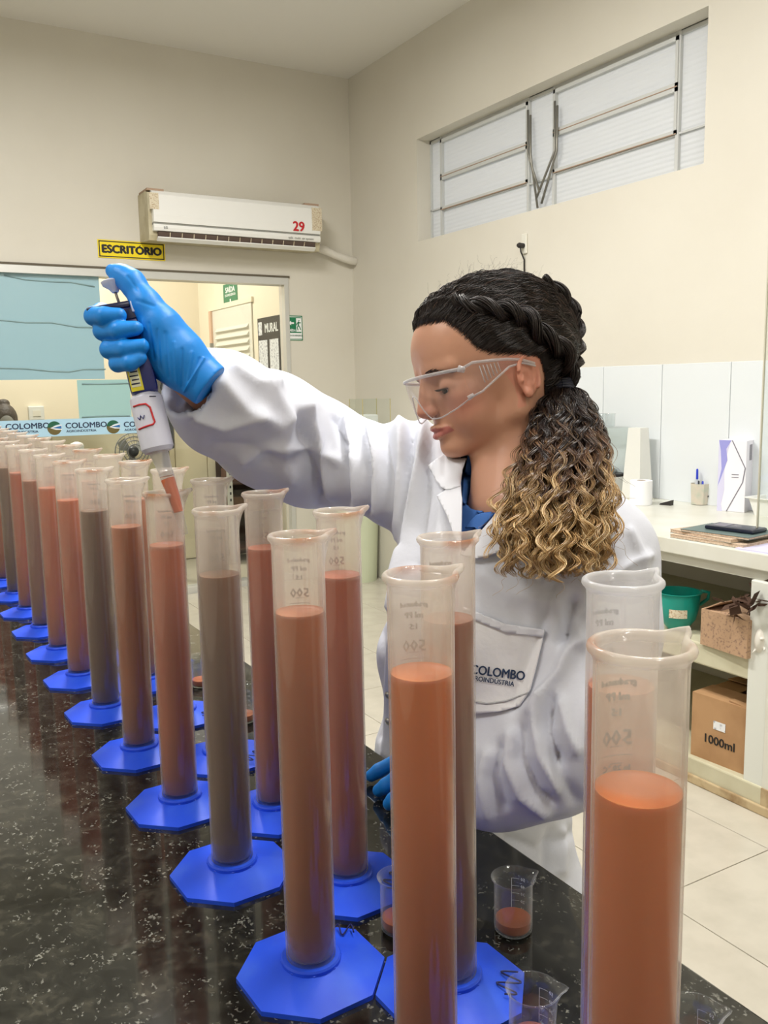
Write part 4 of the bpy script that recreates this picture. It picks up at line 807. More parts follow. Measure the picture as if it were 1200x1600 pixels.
def carton(name, lb, a, b, z0, h, depth, m, flaps):
    # a, b: near-bottom corners of the face towards the aisle
    a = Vector((a[0], a[1], z0)); b = Vector((b[0], b[1], z0)); t = thing(name, lb, 'box', a); d = (b-a); L_ = d.length; Mx = frame((0, 0, 0), d, (-d.y, d.x, 0)); k = 1 if (Mx @ Vector((0, 1, 0))).x > 0 else -1
    y0, y1 = (0, depth*k) if k > 0 else (depth*k, 0)
    bx_ = lambda p, q: G().box(p, q, Mx)
    w_ = .005
    bx_((0, y0, 0), (L_, y0+w_, h)).build('side', m, t); bx_((0, y1-w_, 0), (L_, y1, h)).build('side', m, t); bx_((0, y0+w_, 0), (w_, y1-w_, h)).build('side', m, t); bx_((L_-w_, y0+w_, 0), (L_, y1-w_, h)).build('side', m, t); bx_((w_, y0+w_, 0), (L_-w_, y1-w_, .006)).build('bottom', m, t)
    for (px_, py_, ux, uy, vx, vy, ang, ln) in flaps(L_, y0, y1): 
        p0 = Vector((px_, py_, h)); U = Vector((ux, uy, 0)); Vv = Vector((vx, vy, 0))*math.cos(ang)+Vector((0, 0, math.sin(ang)))
        q = [p0, p0+U, p0+U*.97+Vv*ln, p0+U*.03+Vv*ln]; nrm = U.cross(Vv).normalized()*.003
        G().add([Mx @ x for x in q+[x+nrm for x in q]], [(0, 1, 2, 3), (7, 6, 5, 4), (0, 4, 5, 1), (1, 5, 6, 2), (2, 6, 7, 3), (3, 7, 4, 0)]).build('flap', m, t)
    return t, Mx, L_, k, y0
fl = lambda L_, y0, y1: [(0, y1 if 0 else y0, L_, 0, 0, 1, .12, .09), (0, y1, L_, 0, 0, -1, .35, .08), (0, y0, 0, y1-y0, 1, 0, .5, .08), (L_, y0, 0, y1-y0, -1, 0, .3, .09)]
t, Mx, L_, k, yy = carton('cardboard_box', 'worn open cardboard box with faded print on the upper shelf', onz(1094, 1006, .478), onz(1166, 1030, .478), .478, .115, .24, m_cardb, fl)
fl2 = lambda L_, y0, y1: [(0, y0, L_, 0, 0, 1, .05, .10), (0, y1, L_, 0, 0, -1, .10, .12), (0, y0, 0, y1-y0, 1, 0, .04, .1), (L_, y0, 0, y1-y0, -1, 0, .06, .1)]
a = onz(1079, 1178, .085); b_ = onz(1176, 1216, .085)
t, Mx, L_, k, yy = carton('shipping_box', 'plain brown cardboard box marked 1000ml on the bottom shelf', a, b_, .085, .215, .3, m_card, fl2)
ins = -1 if k > 0 else 1; base_m = Mx
def facepos(u_, v_): 
    P = Mx @ Vector((L_*u_, yy, v_)); return P
dv = (Mx.to_3x3() @ Vector((1, 0, 0)))
Mt = frame(facepos(.46, .075)+(Mx.to_3x3() @ Vector((0, -.0012, 0))), dv, (0, 0, 1)); text('lettering', '1000ml', Mt, .040, m_blk, t, bold=.0006, sx=1.0)
Mt = frame(facepos(.46, .13)+(Mx.to_3x3() @ Vector((0, -.0012, 0))), dv, (0, 0, 1)); G().prism([(-.022, -.014), (.022, -.014), (.022, .014), (-.022, .014)], .0006, Mt).build('sticker', m_paper, t)
# crumpled dark sack and white bag on the upper shelf
def crumple(name, lb, cat, c, r, m, seed, s=1):
    S = SDF(-np.array(r)*1.5, np.array(r)*1.5, min(r)/14); rs = np.random.RandomState(seed)
    S.ell((0, 0, 0), np.array(r)*.85)
    for _ in range(9):
        d = rs.randn(3); d /= np.linalg.norm(d); S.cap(d*np.array(r)*.2, d*np.array(r)*1.1, min(r)*.35, min(r)*.06, min(r)*.15)
    V, Q = S.mesh(1); V[:, 2] = np.maximum(V[:, 2], -r[2]*.95); o = mesh_obj(name, V, Q, m, None, False); o.location = c; return tag(o, lb, cat)
p = onz(1172, 985, .60); g = G(); rs_ = np.random.RandomState(4)
for _ in range(40):
    c0 = Vector(rs_.randn(3)*np.array([.04, .045, .03])); c0.z = abs(c0.z)*1.3; a_ = Vector(rs_.randn(3)).normalized()*rs_.uniform(.03, .07); b_2 = Vector(rs_.randn(3)).normalized()*rs_.uniform(.015, .04); g.add([c0, c0+a_*.6+b_2, c0+a_, c0+a_*.4-b_2*.8, c0+a_*.5+b_2.cross(a_)*3], [(0, 1, 4), (1, 2, 4), (2, 3, 4), (3, 0, 4), (0, 3, 2, 1)])
o = g.build('torn_paper_heap', mat('dark_paper', (70, 46, 32), .8)); o.location = (p[0]+.12, p[1]+.06, .478+.115+.045); tag(o, 'dark brown torn paper heap on top of the open cardboard box', 'paper', kind='stuff')
p = onz(1183, 1034, .478); crumple('white_bag', 'white plastic bag beside the open cardboard box on the upper shelf', 'bag', (p[0]+.05, p[1]+.005, .478+.062), (.06, .03, .065), mat('bag_white', (220, 216, 206), .5), 5)
# pale bin beyond the bench
p = onz(560, 905, 0); Z = (p-CAM)@FW; t = thing('pale_bin', 'pale green round bin standing on the floor beyond the bench', 'bin', (p[0], p[1], 0)); 
m_bin = mat('pale_green_plastic', (206, 214, 186), .4); Rb = 34*Z/F; hb = .55
G().lathe([(.001, 0), (Rb*.85, 0), (Rb, hb), (Rb-.008, hb), (Rb*.83, .01), (.001, .01)], 32).build('body', m_bin, t, auto=.6); G().lathe([(Rb+.008, hb-.005), (Rb+.01, hb+.02), (Rb*.8, hb+.05), (.001, hb+.06)], 32).build('lid', m_bin, t, auto=.6)
# ------------------------------------------------------------------ the person
from mathutils.bvhtree import BVHTree
PSI, PHI = math.radians(16), math.radians(18)
hf = -math.cos(PSI)*RT-math.sin(PSI)*FW; hl = math.sin(PSI)*RT-math.cos(PSI)*FW; hu = UP
hf, hu = math.cos(PHI)*hf-math.sin(PHI)*hu, math.cos(PHI)*hu+math.sin(PHI)*hf
H0 = at(813, 598, 1.07)-hl*.068
HM = np.stack([hf, hl, hu], 1)                   # head-local (forward, left, up) -> world
def h2w(P): return H0+np.asarray(P)@HM.T*.01     # head-local centimetres -> world metres
def w2h(P): return (np.asarray(P)-H0)@HM*100
def px(P):                                        # image position of world points (to lay details where the photo shows them on the body)
    d = np.asarray(P)-CAM; z = d@FW; return 600+F*(d@RT)/z, 800-F*(d@UP)/z, z
def inpoly(x, y, poly):
    r = np.zeros(np.shape(x), bool); n = len(poly)
    for i in range(n):
        x0, y0 = poly[i]; x1, y1 = poly[(i+1) % n]
        c = ((y0 > y) != (y1 > y)) & (x < (x1-x0)*(y-y0)/((y1-y0) if y1 != y0 else 1e-9)+x0); r ^= c
    return r
def segdist(x, y, pts):
    best = np.full(np.shape(x), 1e9)
    for (x0, y0), (x1, y1) in zip(pts[:-1], pts[1:]):
        dx, dy = x1-x0, y1-y0; t = np.clip(((x-x0)*dx+(y-y0)*dy)/max(dx*dx+dy*dy, 1e-9), 0, 1); best = np.minimum(best, np.hypot(x-x0-t*dx, y-y0-t*dy))
    return best
m_skin = mat('skin', (198, 150, 126), .42, .35, sss=.12, bump=(260, .06, .0006))
m_skin.node_tree.nodes['Principled BSDF'].inputs['Coat Weight'].default_value = .05
va = m_skin.node_tree.nodes.new('ShaderNodeVertexColor'); va.layer_name = 'tint'; m_skin.node_tree.links.new(va.outputs[0], m_skin.node_tree.nodes['Principled BSDF'].inputs['Base Color'])
m_coat = mat('coat_cotton', (210, 213, 223), .75, .25, bump=(14, .25, .012))
m_blu = mat('blue_shirt', (62, 104, 170), .8, .2, bump=(900, .2, .0005))
m_glove = mat('blue_nitrile', (22, 134, 222), .45, .4, bump=(70, .35, .002), sss=.05)
m_hairblack = mat('black_hair', (24, 18, 16), .7, .25)
person = thing('person', 'woman in white lab coat, clear safety glasses and blue gloves reaching with a pipette', 'person', (0.80, 1.0, 0))
PB = person.location.copy()
def pobj(name, V, Q, m, parent=None, smooth=True):
    o = mesh_obj(name, V, Q, m, None, smooth); par = parent or person; o.parent = par
    o.matrix_parent_inverse = Matrix.Translation(-PB) if par is person else Matrix.Identity(4); return o
def gobj(g, name, m, parent=None, **kw):
    par = parent or person; o = g.build(name, m, None, **kw); o.parent = par; o.matrix_parent_inverse = Matrix.Translation(-PB) if par is person else Matrix.Identity(4); return o
# head, neck and upper chest: one implicit body (head-local cm)
nb = w2h(at(806, 800, 1.10))                     # base of the neck
S = SDF((-13.5, -20, -26), (13, 20, 15.5), .17 if not globals().get('QUICK') else .3)
S.ell((-1.2, 0, 5.2), (10.3, 7.3, 8.6)).ell((3.4, 0, 6.4), (6.2, 6.2, 6.0), 1.5).ell((4.6, 0, .6), (4.5, 5.5, 6.3), 1.5).ell((-1, 0, 1.5), (6.3, 6.5, 5), 1.5)
S.ell((6.4, 0, -2.2), (3.0, 2.9, 2.7), 1.0).ell((7.2, 0, -2.75), (2.62, 2.5, 1.5), .6).ell((4.3, 0, -3.6), (4.1, 4.3, 2.7), 1.2).ell((8.1, 0, -5.0), (1.5, 1.7, 1.4), .9)
for s in (1, -1):
    S.cap((.6, s*5.0, -3.0), (7.4, s*1.3, -5.2), 1.4, 1.25, 1.4).cap((-.2, s*5.6, .5), (.6, s*5.0, -3.0), 1.2, 1.4, 1.2)
    S.ell((6.2, s*3.9, .7), (2.1, 1.8, 1.7), 1.2).ell((5.6, s*3.4, -1.8), (2.6, 2.1, 2.5), 1.2)
    S.cap((8.9, s*1.2, 4.7), (7.0, s*4.7, 4.5), .8, .7, .9)
    S.ell((9.6, s*3.1, 2.4), (1.5, 1.6, 1.15), .8, op='sub')
    S.ell((7.30, s*3.1, 2.1), (1.36, 1.36, 1.36), .35)
    S.ell((9.1, s*3.15, 1.72), (1.5, 1.25, .27), .10, op='sub')
    S.cap((8.85, s*.55, 3.1), (9.5, s*.85, .4), .45, .55, .5).ell((9.85, s*1.0, -.2), (.85, .62, .62), .25)
S.cap((9.1, 0, 4.2), (10.35, 0, .9), .50, .72, .5).ell((10.55, 0, .15), (.86, .85, .78), .35).cap((10.6, 0, -.3), (9.9, 0, -.75), .36, .4, .3)
for s in (1, -1):
    S.ell((10.15, s*.55, -.88), (.5, .24, .3), .12, op='sub')
    S.chain([(9.92, 0, -2.25), (9.72, s*.9, -2.22), (9.15, s*1.8, -2.5), (8.5, s*2.55, -2.6)], [.33, .34, .25, .12], .2)
    S.chain([(9.72, 0, -3.3), (9.55, s*.9, -3.28), (9.05, s*1.75, -3.02), (8.5, s*2.55, -2.64)], [.42, .41, .28, .12], .2)
for s in (1, -1): S.chain([(10.35, 0, -2.74), (10.1, s*.9, -2.74), (9.5, s*1.8, -2.68), (8.8, s*2.7, -2.5)], [.05, .05, .05, .08], .12, op='sub')
# ears
for s in (1, -1):
    Re = np.array([[math.cos(.42), s*math.sin(.42), 0], [-s*math.sin(.42), math.cos(.42), 0], [0, 0, 1]])
    def ep(a, b, o=0): # ear plane: a forward, b up, o outward
        q = Re.T@np.array([a, s*o, b]); return np.array([-.9, s*7.0, .35])+q
    S.ell(ep(-.2, .1, -.15), (1.75, .45, 2.3), .25, Re)
    th = np.linspace(math.radians(-20), math.radians(245), 15)
    S.chain([ep(-.25+1.72*math.cos(t), .35+2.15*math.sin(t), .32) for t in th][::-1] if 0 else [ep(-.25+1.72*math.cos(t), .35+2.15*math.sin(t), .30) for t in np.linspace(math.radians(20), math.radians(235), 15)], [.27]*15, .12)
    S.chain([ep(-.2+1.0*math.cos(t), .3+1.45*math.sin(t), .25) for t in np.linspace(math.radians(70), math.radians(240), 9)], [.22]*9, .15)
    S.ell(ep(.35, -.1, .45), (.75, .55, 1.05), .2, Re, 'sub'); S.cap(ep(1.15, -.2, .15), ep(.9, .4, .2), .3, .25, .2)
    S.ell(ep(.45, -1.75, .1), (.75, .4, .7), .3, Re)
# neck and shoulders
S.chain([(-1.2, 0, -1), (-.6, 0, -7), nb], [5.2, 5.0, 5.6], 1.8)
S.cap((3.2, 0, -6.0), nb+np.array([3.8, 0, 1.5]), 2.0, 1.6, 1.5)
TF = -math.sin(math.radians(50))*RT-math.cos(math.radians(50))*FW; TF = np.array([TF[0], TF[1], 0]); TF /= np.linalg.norm(TF)   # torso facing
TL = np.array([-TF[1], TF[0], 0]); 
if TL@FW > 0: TL = -TL
SL, SR = at(928, 872, 1.03), at(640, 745, 1.27)
nbw = h2w(nb)
for P in (SL, SR):
    q = w2h(P); mid = w2h(nbw*.5+P*.5-np.array([0, 0, .045])); S.cap(nb+np.array([0, 0, -2]), mid, 5.2, 4.6, 2)
ch = w2h(nbw+TF*.035-np.array([0, 0, .12])); S.ell(ch, (9, 9, 9), 3)
tl = HM.T@TL; tf = HM.T@TF
for s in (1, -1):   # collar bones
    S.cap(w2h(nbw+TF*.062-np.array([0, 0, .038])+TL*s*.012), w2h(nbw+TF*.03-np.array([0, 0, .015])+TL*s*.10), .7, .6, .9)
V, Q = S.mesh(1)
BN = normals(V, Q); BVl = V
W_ = h2w(V); body = pobj('body', W_, Q, m_skin)
# true skin colouring: lips, cheeks, ear, brow area
c = np.ones((len(V), 4)); base = np.array(col((200, 150, 124))[:3]); c[:, :3] = base
def tint(mask, colr, a): 
    t = np.array(col(colr)[:3]); m_ = np.clip(mask, 0, 1)[:, None]*a; c[:, :3] = c[:, :3]*(1-m_)+t*m_
x, y, z = V.T; ay = np.abs(y)
tint(np.exp(-(((x-6.6)/2.4)**2+((ay-4.6)/1.8)**2+((z+.6)/1.7)**2)), (204, 122, 108), .5)
tint(np.exp(-(((x-10.6)/1.2)**2+((z-.0)/1.0)**2+(ay/1.6)**2)), (200, 122, 104), .5)
tint((ay > 6.6)*(np.abs(x+.9) < 3)*(np.abs(z-.3) < 3.2)*1., (212, 136, 116), .55)
lipz = np.where(z > -2.74, (z+2.74)/(.62-.14*ay), (-2.74-z)/(.92-.2*ay)); lm = (x > 8.3) & (ay < 2.6) & (lipz < 1)
tint(lm*1., (182, 98, 96), .75)
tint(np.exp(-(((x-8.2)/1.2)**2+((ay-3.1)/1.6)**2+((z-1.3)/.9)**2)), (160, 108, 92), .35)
at_ = body.data.color_attributes.new('tint', 'FLOAT_COLOR', 'POINT'); at_.data.foreach_set('color', c.ravel())
bvh_head = BVHTree.FromPolygons([Vector(p) for p in V], [tuple(q) for q in Q.tolist()])
# eyes
m_eye = mat('eye_white', (226, 218, 212), .12, .6); m_iris = mat('iris_brown', (34, 20, 14), .15, .5)
for s in (1, -1):
    g = G(); c0 = Vector(h2w((7.30, s*3.1, 2.1))); Rm = Matrix(((hf[0], hl[0], hu[0]), (hf[1], hl[1], hu[1]), (hf[2], hl[2], hu[2]))).to_4x4()
    g.lathe([(.0121*math.sin(t), .0121*math.cos(t)) for t in np.linspace(.02, 3.12, 14)], 20, M=Matrix.Translation(c0) @ Rm @ Matrix.Rotation(math.pi/2, 4, 'Y')); e = gobj(g, 'eye', m_eye, smooth=True)
    g = G().lathe([(.0122*math.sin(t)+.00001, .0125*math.cos(t)) for t in np.linspace(.001, .70, 6)], 20, M=Matrix.Translation(c0) @ Rm @ Matrix.Rotation(math.pi/2+.22, 4, 'Y')); gobj(g, 'iris', m_iris, e, smooth=True)
# strand sets: many thin tubes as one mesh, colour per point
def strands(name, paths, rads, cols, m, n=3, parent=None):
    VV = []; FF = []; CC = []; b = 0
    for P, r, cl in zip(paths, rads, cols):
        P = np.asarray(P); k = len(P); T = np.gradient(P, axis=0); T /= np.maximum(np.linalg.norm(T, axis=1), 1e-9)[:, None]
        U = np.cross(T, np.array([.31, .17, .93])); U /= np.maximum(np.linalg.norm(U, axis=1), 1e-9)[:, None]; Wv = np.cross(T, U)
        a = 2*np.pi*np.arange(n)/n; rr = np.asarray(r)*np.ones(k)
        R = P[:, None]+(U[:, None]*np.cos(a)[None, :, None]+Wv[:, None]*np.sin(a)[None, :, None])*rr[:, None, None]
        VV.append(R.reshape(-1, 3)); CC.append(np.repeat(np.asarray(cl)*np.ones((k, 3)), n, 0))
        i = np.arange(k-1)[:, None]*n; j = np.arange(n)[None]; j2 = (j+1) % n
        FF.append(np.stack([b+i+j, b+i+j2, b+i+n+j2, b+i+n+j], -1).reshape(-1, 4)); b += k*n
    VV = np.concatenate(VV); FF = np.concatenate(FF); CC = np.concatenate(CC)
    o = pobj(name, VV, FF, m, parent)
    at2 = o.data.color_attributes.new('tint', 'FLOAT_COLOR', 'POINT'); at2.data.foreach_set('color', np.concatenate([CC, np.ones((len(CC), 1))], 1).ravel()); o['kind'] = 'stuff'; return o
m_strand = mat('hair_strands', (30, 22, 18), .34, .5)
va = m_strand.node_tree.nodes.new('ShaderNodeVertexColor'); va.layer_name = 'tint'; m_strand.node_tree.links.new(va.outputs[0], m_strand.node_tree.nodes['Principled BSDF'].inputs['Base Color'])
lin = lambda rgb: np.array(col(rgb)[:3])
# hair cap: the scalp region of the head lifted off the skin
TIE = np.array([-9.6, 1.2, 1.6])
line = [(8.9, 11.6), (8.35, 10.7), (7.4, 10.2), (6.3, 9.9), (5.5, 8.5), (4.8, 7.0), (4.1, 5.5), (2.7, 4.5), (1.0, 3.9), (-.4, 3.6), (-1.2, 3.1), (-2.2, 2.9), (-3.3, 2.0), (-3.6, 0), (-3.4, -2.5), (-3.8, -5), (-5, -6.5), (-13, -6.5), (-16, 4), (-14, 16), (2, 18), (9, 14)]
hm = inpoly(V[:, 0], V[:, 2], line) & (V[:, 2] > -6.4)
bd = segdist(V[:, 0], V[:, 2], line[:17]); bd = np.where(hm, bd, 0)
keep = hm[Q].all(1); used = np.unique(Q[keep]); rem = -np.ones(len(V), int); rem[used] = np.arange(len(used))
lift = .10+.75*np.clip(bd/2.2, 0, 1)**.7; wav = .13*np.sin(V[:, 0]*2.1+3*np.sin(V[:, 2]*.8)+V[:, 1])*np.clip(bd, 0, 1)
HV = V+BN*(lift+wav)[:, None]; HVu = HV[used]; HQ = rem[Q[keep]]
hair = pobj('hair', h2w(HVu), HQ, m_hairblack); hair['label'] = 'dark hair twisted back from the forehead'
bvh_hair = BVHTree.FromPolygons([Vector(p) for p in HVu], [tuple(q) for q in HQ.tolist()])
CEN = Vector((-1.2, 0, 3.0))
def onhair(p, off=.05):
    d = (Vector(p)-CEN); d.normalize(); h = bvh_hair.ray_cast(CEN, d, 40)[0]
    if h is None: h = bvh_head.ray_cast(CEN, d, 40)[0]
    return np.array(h+d*off) if h is not None else np.array(p)
rs = np.random.RandomState(11); paths = []; rads = []; cols = []
cand = HVu[(rs.rand(len(HVu)) < .3)]
N = 2800; idx = rs.choice(len(cand), N)
for i in idx:
    p0 = cand[i]; 
    tie = TIE+np.array([0, (1 if p0[1] > 0 else -1)*.8, rs.uniform(-.6, .8)])
    if p0[2] < 1 and p0[0] < -6: continue
    L_ = np.linalg.norm(tie-p0); k = int(8+L_*1.6); ph = rs.uniform(0, 6.28); am = rs.uniform(.08, .30); fq = rs.uniform(1.4, 2.6); of = rs.uniform(.0, .26)
    arc = rs.uniform(.3, 1.2)
    P = []
    for j in range(k):
        t = j/(k-1); q = p0*(1-t)+tie*t; q = q+np.array([0, 0, 1])*arc*math.sin(math.pi*t)*L_*.12
        q = onhair(q, of); s_ = math.sin(t*L_*fq+ph)*am*min(1, 3*t+.2)*min(1, 3*(1-t)+.1); q = q+np.array([.3, .2, 1])*s_
        P.append(q)
    P = h2w(np.array(P)); paths.append(P); rads.append(np.full(k, rs.uniform(.00030, .0007))); b = rs.rand(); cols.append(lin((34, 26, 23))*(.5+1.2*b) if b < .82 else lin((84, 66, 58))*rs.uniform(.6, 1.1))
# short loose hairs at the hairline
for j in range(0):
    t = rs.uniform(1, 12); a = int(t); q = np.array(line[a])*(1-(t-a))+np.array(line[a+1])*(t-a)
    d = Vector((q[0], 0, q[1]))-CEN
    for yy in (rs.uniform(1, 7),):
        dd = Vector((q[0]+1.2, yy, q[1])); h = bvh_head.find_nearest(dd)[0]; h = np.array(h); k = 9; cur = rs.uniform(-1, 1)
        P = [h+np.array([.22*j2*(-.7), .12, .12*math.sin(j2*.9+cur*3)+.05*j2*cur*.5])*1.0 + np.array(h-np.array(CEN))/10*.08*(1+.3*j2) for j2 in range(k)]
        paths.append(h2w(np.array(P))); rads.append(np.linspace(.0003, .0001, k)); cols.append(lin((34, 24, 20)))
# flyaways round the crown
allx = V; outer = (segdist(V[:, 0], V[:, 2], line[1:14]) < .42) & ~hm & (V[:, 2] > 2.4)
oc = V[outer]
for i in rs.choice(len(oc), 700):
    p0 = oc[i]; tie = TIE+np.array([0, (1 if p0[1] > 0 else -1)*.8, rs.uniform(-.6, .8)]); k = 26; ph = rs.uniform(0, 6.28); P = []
    for j in range(k):
        t = (j/(k-1))**1.2; q = p0*(1-t)+tie*t; q = q+np.array([0, 0, 1])*1.2*math.sin(math.pi*t)
        q = onhair(q, .03+.1*min(1, t*6)); q = q+np.array([.3, .2, 1])*math.sin(t*14+ph)*.12*min(1, 4*t); P.append(q)
    paths.append(h2w(np.array(P))); rads.append(np.full(k, .0004)*np.clip(np.arange(k)/4+.2, 0, 1)); cols.append(lin((36, 27, 24))*(.7+.8*rs.rand()))
for j in range(90):
    a = rs.uniform(.95, 2.6); q = onhair(np.array([-1.2+12*math.cos(a), rs.uniform(-4, 4), 3+13*math.sin(a)]), .0); k = 10; dr = rs.randn(3)*.35
    n_ = (q-np.array(CEN)); n_ /= np.linalg.norm(n_); P = [q+n_*(.12*j2)*rs.uniform(.7, 1.)+dr*.25*j2+np.array([-.12*j2, 0, 0])+.1*rs.randn(3) for j2 in range(k)]
    paths.append(h2w(np.array(P))); rads.append(np.linspace(.00018, .00008, k)); cols.append(lin((60, 44, 36)))
strands('hair_strands', paths, rads, cols, m_strand, 3, hair)
# two-strand rope twists
def rope(pts_px, lat, r, turns, name, lab):
    base = []
    for (x_, y_), la in zip(pts_px, lat):
        d = ray(x_, y_); t = (la*.01-(CAM-H0)@hl)/(d@hl); base.append(w2h(CAM+t*d))
    base = [onhair(b, .25) if i < len(base)-1 else b for i, b in enumerate(base)]
    base = np.array(base); tt = np.linspace(0, len(base)-1, 70); i0 = np.minimum(tt.astype(int), len(base)-2); fr_ = (tt-i0)[:, None]
    # smooth (Catmull-Rom)
    Pm = base[np.maximum(i0-1, 0)]; P0 = base[i0]; P1 = base[i0+1]; P2 = base[np.minimum(i0+2, len(base)-1)]
    cv = .5*((2*P0)+(P1-Pm)*fr_+(2*Pm-5*P0+4*P1-P2)*fr_**2+(-Pm+3*P0-3*P1+P2)*fr_**3)
    T = np.gradient(cv, axis=0); T /= np.linalg.norm(T, axis=1)[:, None]; Nn = cv-np.array(CEN); Nn -= (Nn*T).sum(1)[:, None]*T; Nn /= np.linalg.norm(Nn, axis=1)[:, None]; Bn = np.cross(T, Nn)
    u = np.linspace(0, 1, 70); rr = r*(.55+.45*np.minimum(1, u*3)); paths = []; rads = []; cols = []
    for st in (0, math.pi):
        for q in range(70):
            ro, an = math.sqrt(rs.rand())*.62, rs.uniform(0, 6.28); ph = turns*2*np.pi*u+st
            cx = np.cos(ph)*.5*rr; cy_ = np.sin(ph)*.5*rr; a2 = an+ph*.6
            ox = cx+ro*rr*np.cos(a2); oy = cy_+ro*rr*np.sin(a2)
            paths.append(h2w(cv+Nn*(ox+.1)[:, None]+Bn*oy[:, None])); rads.append(np.full(70, rs.uniform(.0004, .0008))); cols.append(lin((32, 24, 22))*(.6+rs.rand()*1.2))
        core = h2w(cv+Nn*(np.cos(turns*2*np.pi*u+st)*.5*rr+.1)[:, None]+Bn*(np.sin(turns*2*np.pi*u+st)*.5*rr)[:, None]); paths.append(core); rads.append(rr*.0042); cols.append(lin((20, 14, 13)))
    o = strands(name, paths, rads, cols, m_strand, 4); o['label'] = lab; return o
rope([(712, 468), (733, 481), (779, 492), (813, 505), (839, 533), (861, 557), (870, 588), (877, 604)], [5, 6, 7, 7.3, 6.8, 5.4, 3.6, 2.2], 1.3, 4.2, 'hair_twist', 'rope twist running over the ear to the hair tie')
rope([(842, 448), (866, 480), (884, 514), (892, 548), (890, 578), (881, 603)], [3, 2, 1, .5, .6, 1.6], 1.3, 3.6, 'hair_twist', 'rope twist down the back of the head')
tp = at(879, 606, 1.115); tiew = Vector(tp)
tdir = Vector(at(883, 640, 1.10)-at(876, 580, 1.12)).normalized()
g = G(); a1 = tdir.orthogonal().normalized(); a2 = tdir.cross(a1)
for k in range(4):
    o_ = tiew+tdir*(k-1.5)*.0035; g.tube([o_+(a1*math.cos(t)+a2*math.sin(t))*.0135 for t in np.linspace(0, 2*math.pi, 25)], .0024, 6, False)
gobj(g, 'hair_tie', mat('tie_navy', (22, 24, 40), .6), smooth=True)
# ponytail: ringlets of many strands, dark at the root and blond at the ends
spine = np.array([at(879, 606, 1.115), at(884, 650, 1.075), at(880, 710, 1.02), at(872, 780, .965), at(866, 850, .93), at(862, 905, .915)])
def sp(t):
    t = np.asarray(t)*(len(spine)-1); i0 = np.clip(t.astype(int), 0, len(spine)-2); f_ = (t-i0)[:, None]
    Pm = spine[np.maximum(i0-1, 0)]; P0 = spine[i0]; P1 = spine[i0+1]; P2 = spine[np.minimum(i0+2, len(spine)-1)]
    return .5*((2*P0)+(P1-Pm)*f_+(2*Pm-5*P0+4*P1-P2)*f_**2+(-Pm+3*P0-3*P1+P2)*f_**3)
SX = RT; SY = np.cross(UP, RT); SY = FW
paths = []; rads = []; cols = []
dark, midc, gold, pale = lin((34, 24, 22)), lin((96, 66, 44)), lin((178, 142, 92)), lin((214, 186, 138))
NC = 165
for cidx in range(NC):
    an = rs.uniform(0, 2*np.pi); ro = math.sqrt(rs.uniform(.02, 1)); ca, sa = math.cos(an)*ro, math.sin(an)*ro
    end = rs.uniform(.74, 1.0) if ro > .5 else rs.uniform(.85, 1.02); K = 90; u = np.linspace(0, end, K)
    wdt = .011+.053*np.clip(u/.62, 0, 1)**.62; dpt = .010+.040*np.clip(u/.6, 0, 1)
    axis = sp(np.minimum(u, 1))+SX[None]*(ca*wdt)[:, None]+SY[None]*(sa*dpt)[:, None]
    hr = rs.uniform(.003, .0065)*np.clip(u*4, .1, 1); fq = rs.uniform(28, 46)*(1 if rs.rand() < .5 else -1); ph = rs.uniform(0, 6.28)
    curl = SX[None]*(np.cos(ph+fq*u*1.25)*hr)[:, None]+SY[None]*(np.sin(ph+fq*u*1.25)*hr)[:, None]
    axis = axis+curl+SX[None]*(.006*np.sin(u*9+ph))[:, None]
    sh = rs.uniform(-.12, .14)+.10*(abs(ca) > .55); inner = 1-ro
    for q in range(11):
        o1, o2 = rs.randn(2)*.0016; ph2 = rs.uniform(-.3, .3)
        P = axis+SX[None]*(o1+.0012*np.cos(fq*u+ph2*8))[:, None]+SY[None]*(o2+.0012*np.sin(fq*u+ph2*8))[:, None]
        tt = np.clip((u+sh-.30)/.42+rs.uniform(-.1, .1), 0, 1)[:, None]
        cc = np.where(tt < .5, dark*(1-tt*2)+midc*tt*2, midc*(2-tt*2)+(gold if rs.rand() < .65 else pale)*(tt*2-1))*(.7+.6*rs.rand())
        if rs.rand() < .15: cc = cc*.5+gold*.35*np.clip(u*2, 0, 1)[:, None]+midc*.15
        paths.append(P); rads.append(np.full(K, rs.uniform(.00028, .00055))*np.clip((end-u)*12+.25, 0, 1)); cols.append(cc)
for j in range(60):   # loose frizz
    t0 = rs.uniform(.15, 1); p = sp(np.array([t0]))[0]; w0 = .010+.053*min(1, t0/.62)**.62; an = rs.uniform(0, 6.28); p = p+SX*math.cos(an)*w0+SY*math.sin(an)*.04; k = 9; d = RT*math.cos(an)*.0022-UP*.0024+rs.randn(3)*.0008
    u = np.arange(k); P = p+u[:, None]*d+RT*(.003*np.sin(u*.9+an))[:, None]+FW*(.003*np.cos(u*.9+an))[:, None]; paths.append(P); rads.append(np.full(k, .00016)); cols.append(gold*.8 if t0 > .45 else midc*.7)
pony = strands('ponytail', paths, rads, cols, m_strand, 3); pony['label'] = 'curly ponytail, dark at the root and blond at the ends'
# soft dark core so no light leaks through the bundle
C2 = SDF(tp-np.array([.2, .2, .4]), tp+np.array([.2, .2, .05]), .005)
for a, b in ((0, 1), (1, 2), (2, 3)): C2.cap(spine[a], spine[b], (.008, .010, .012)[a], (.010, .012, .014)[a], .01)
cv, cq = C2.mesh(1); pobj('inner_hair', cv, cq, mat('inner_hair', (44, 32, 26), .9), pony)
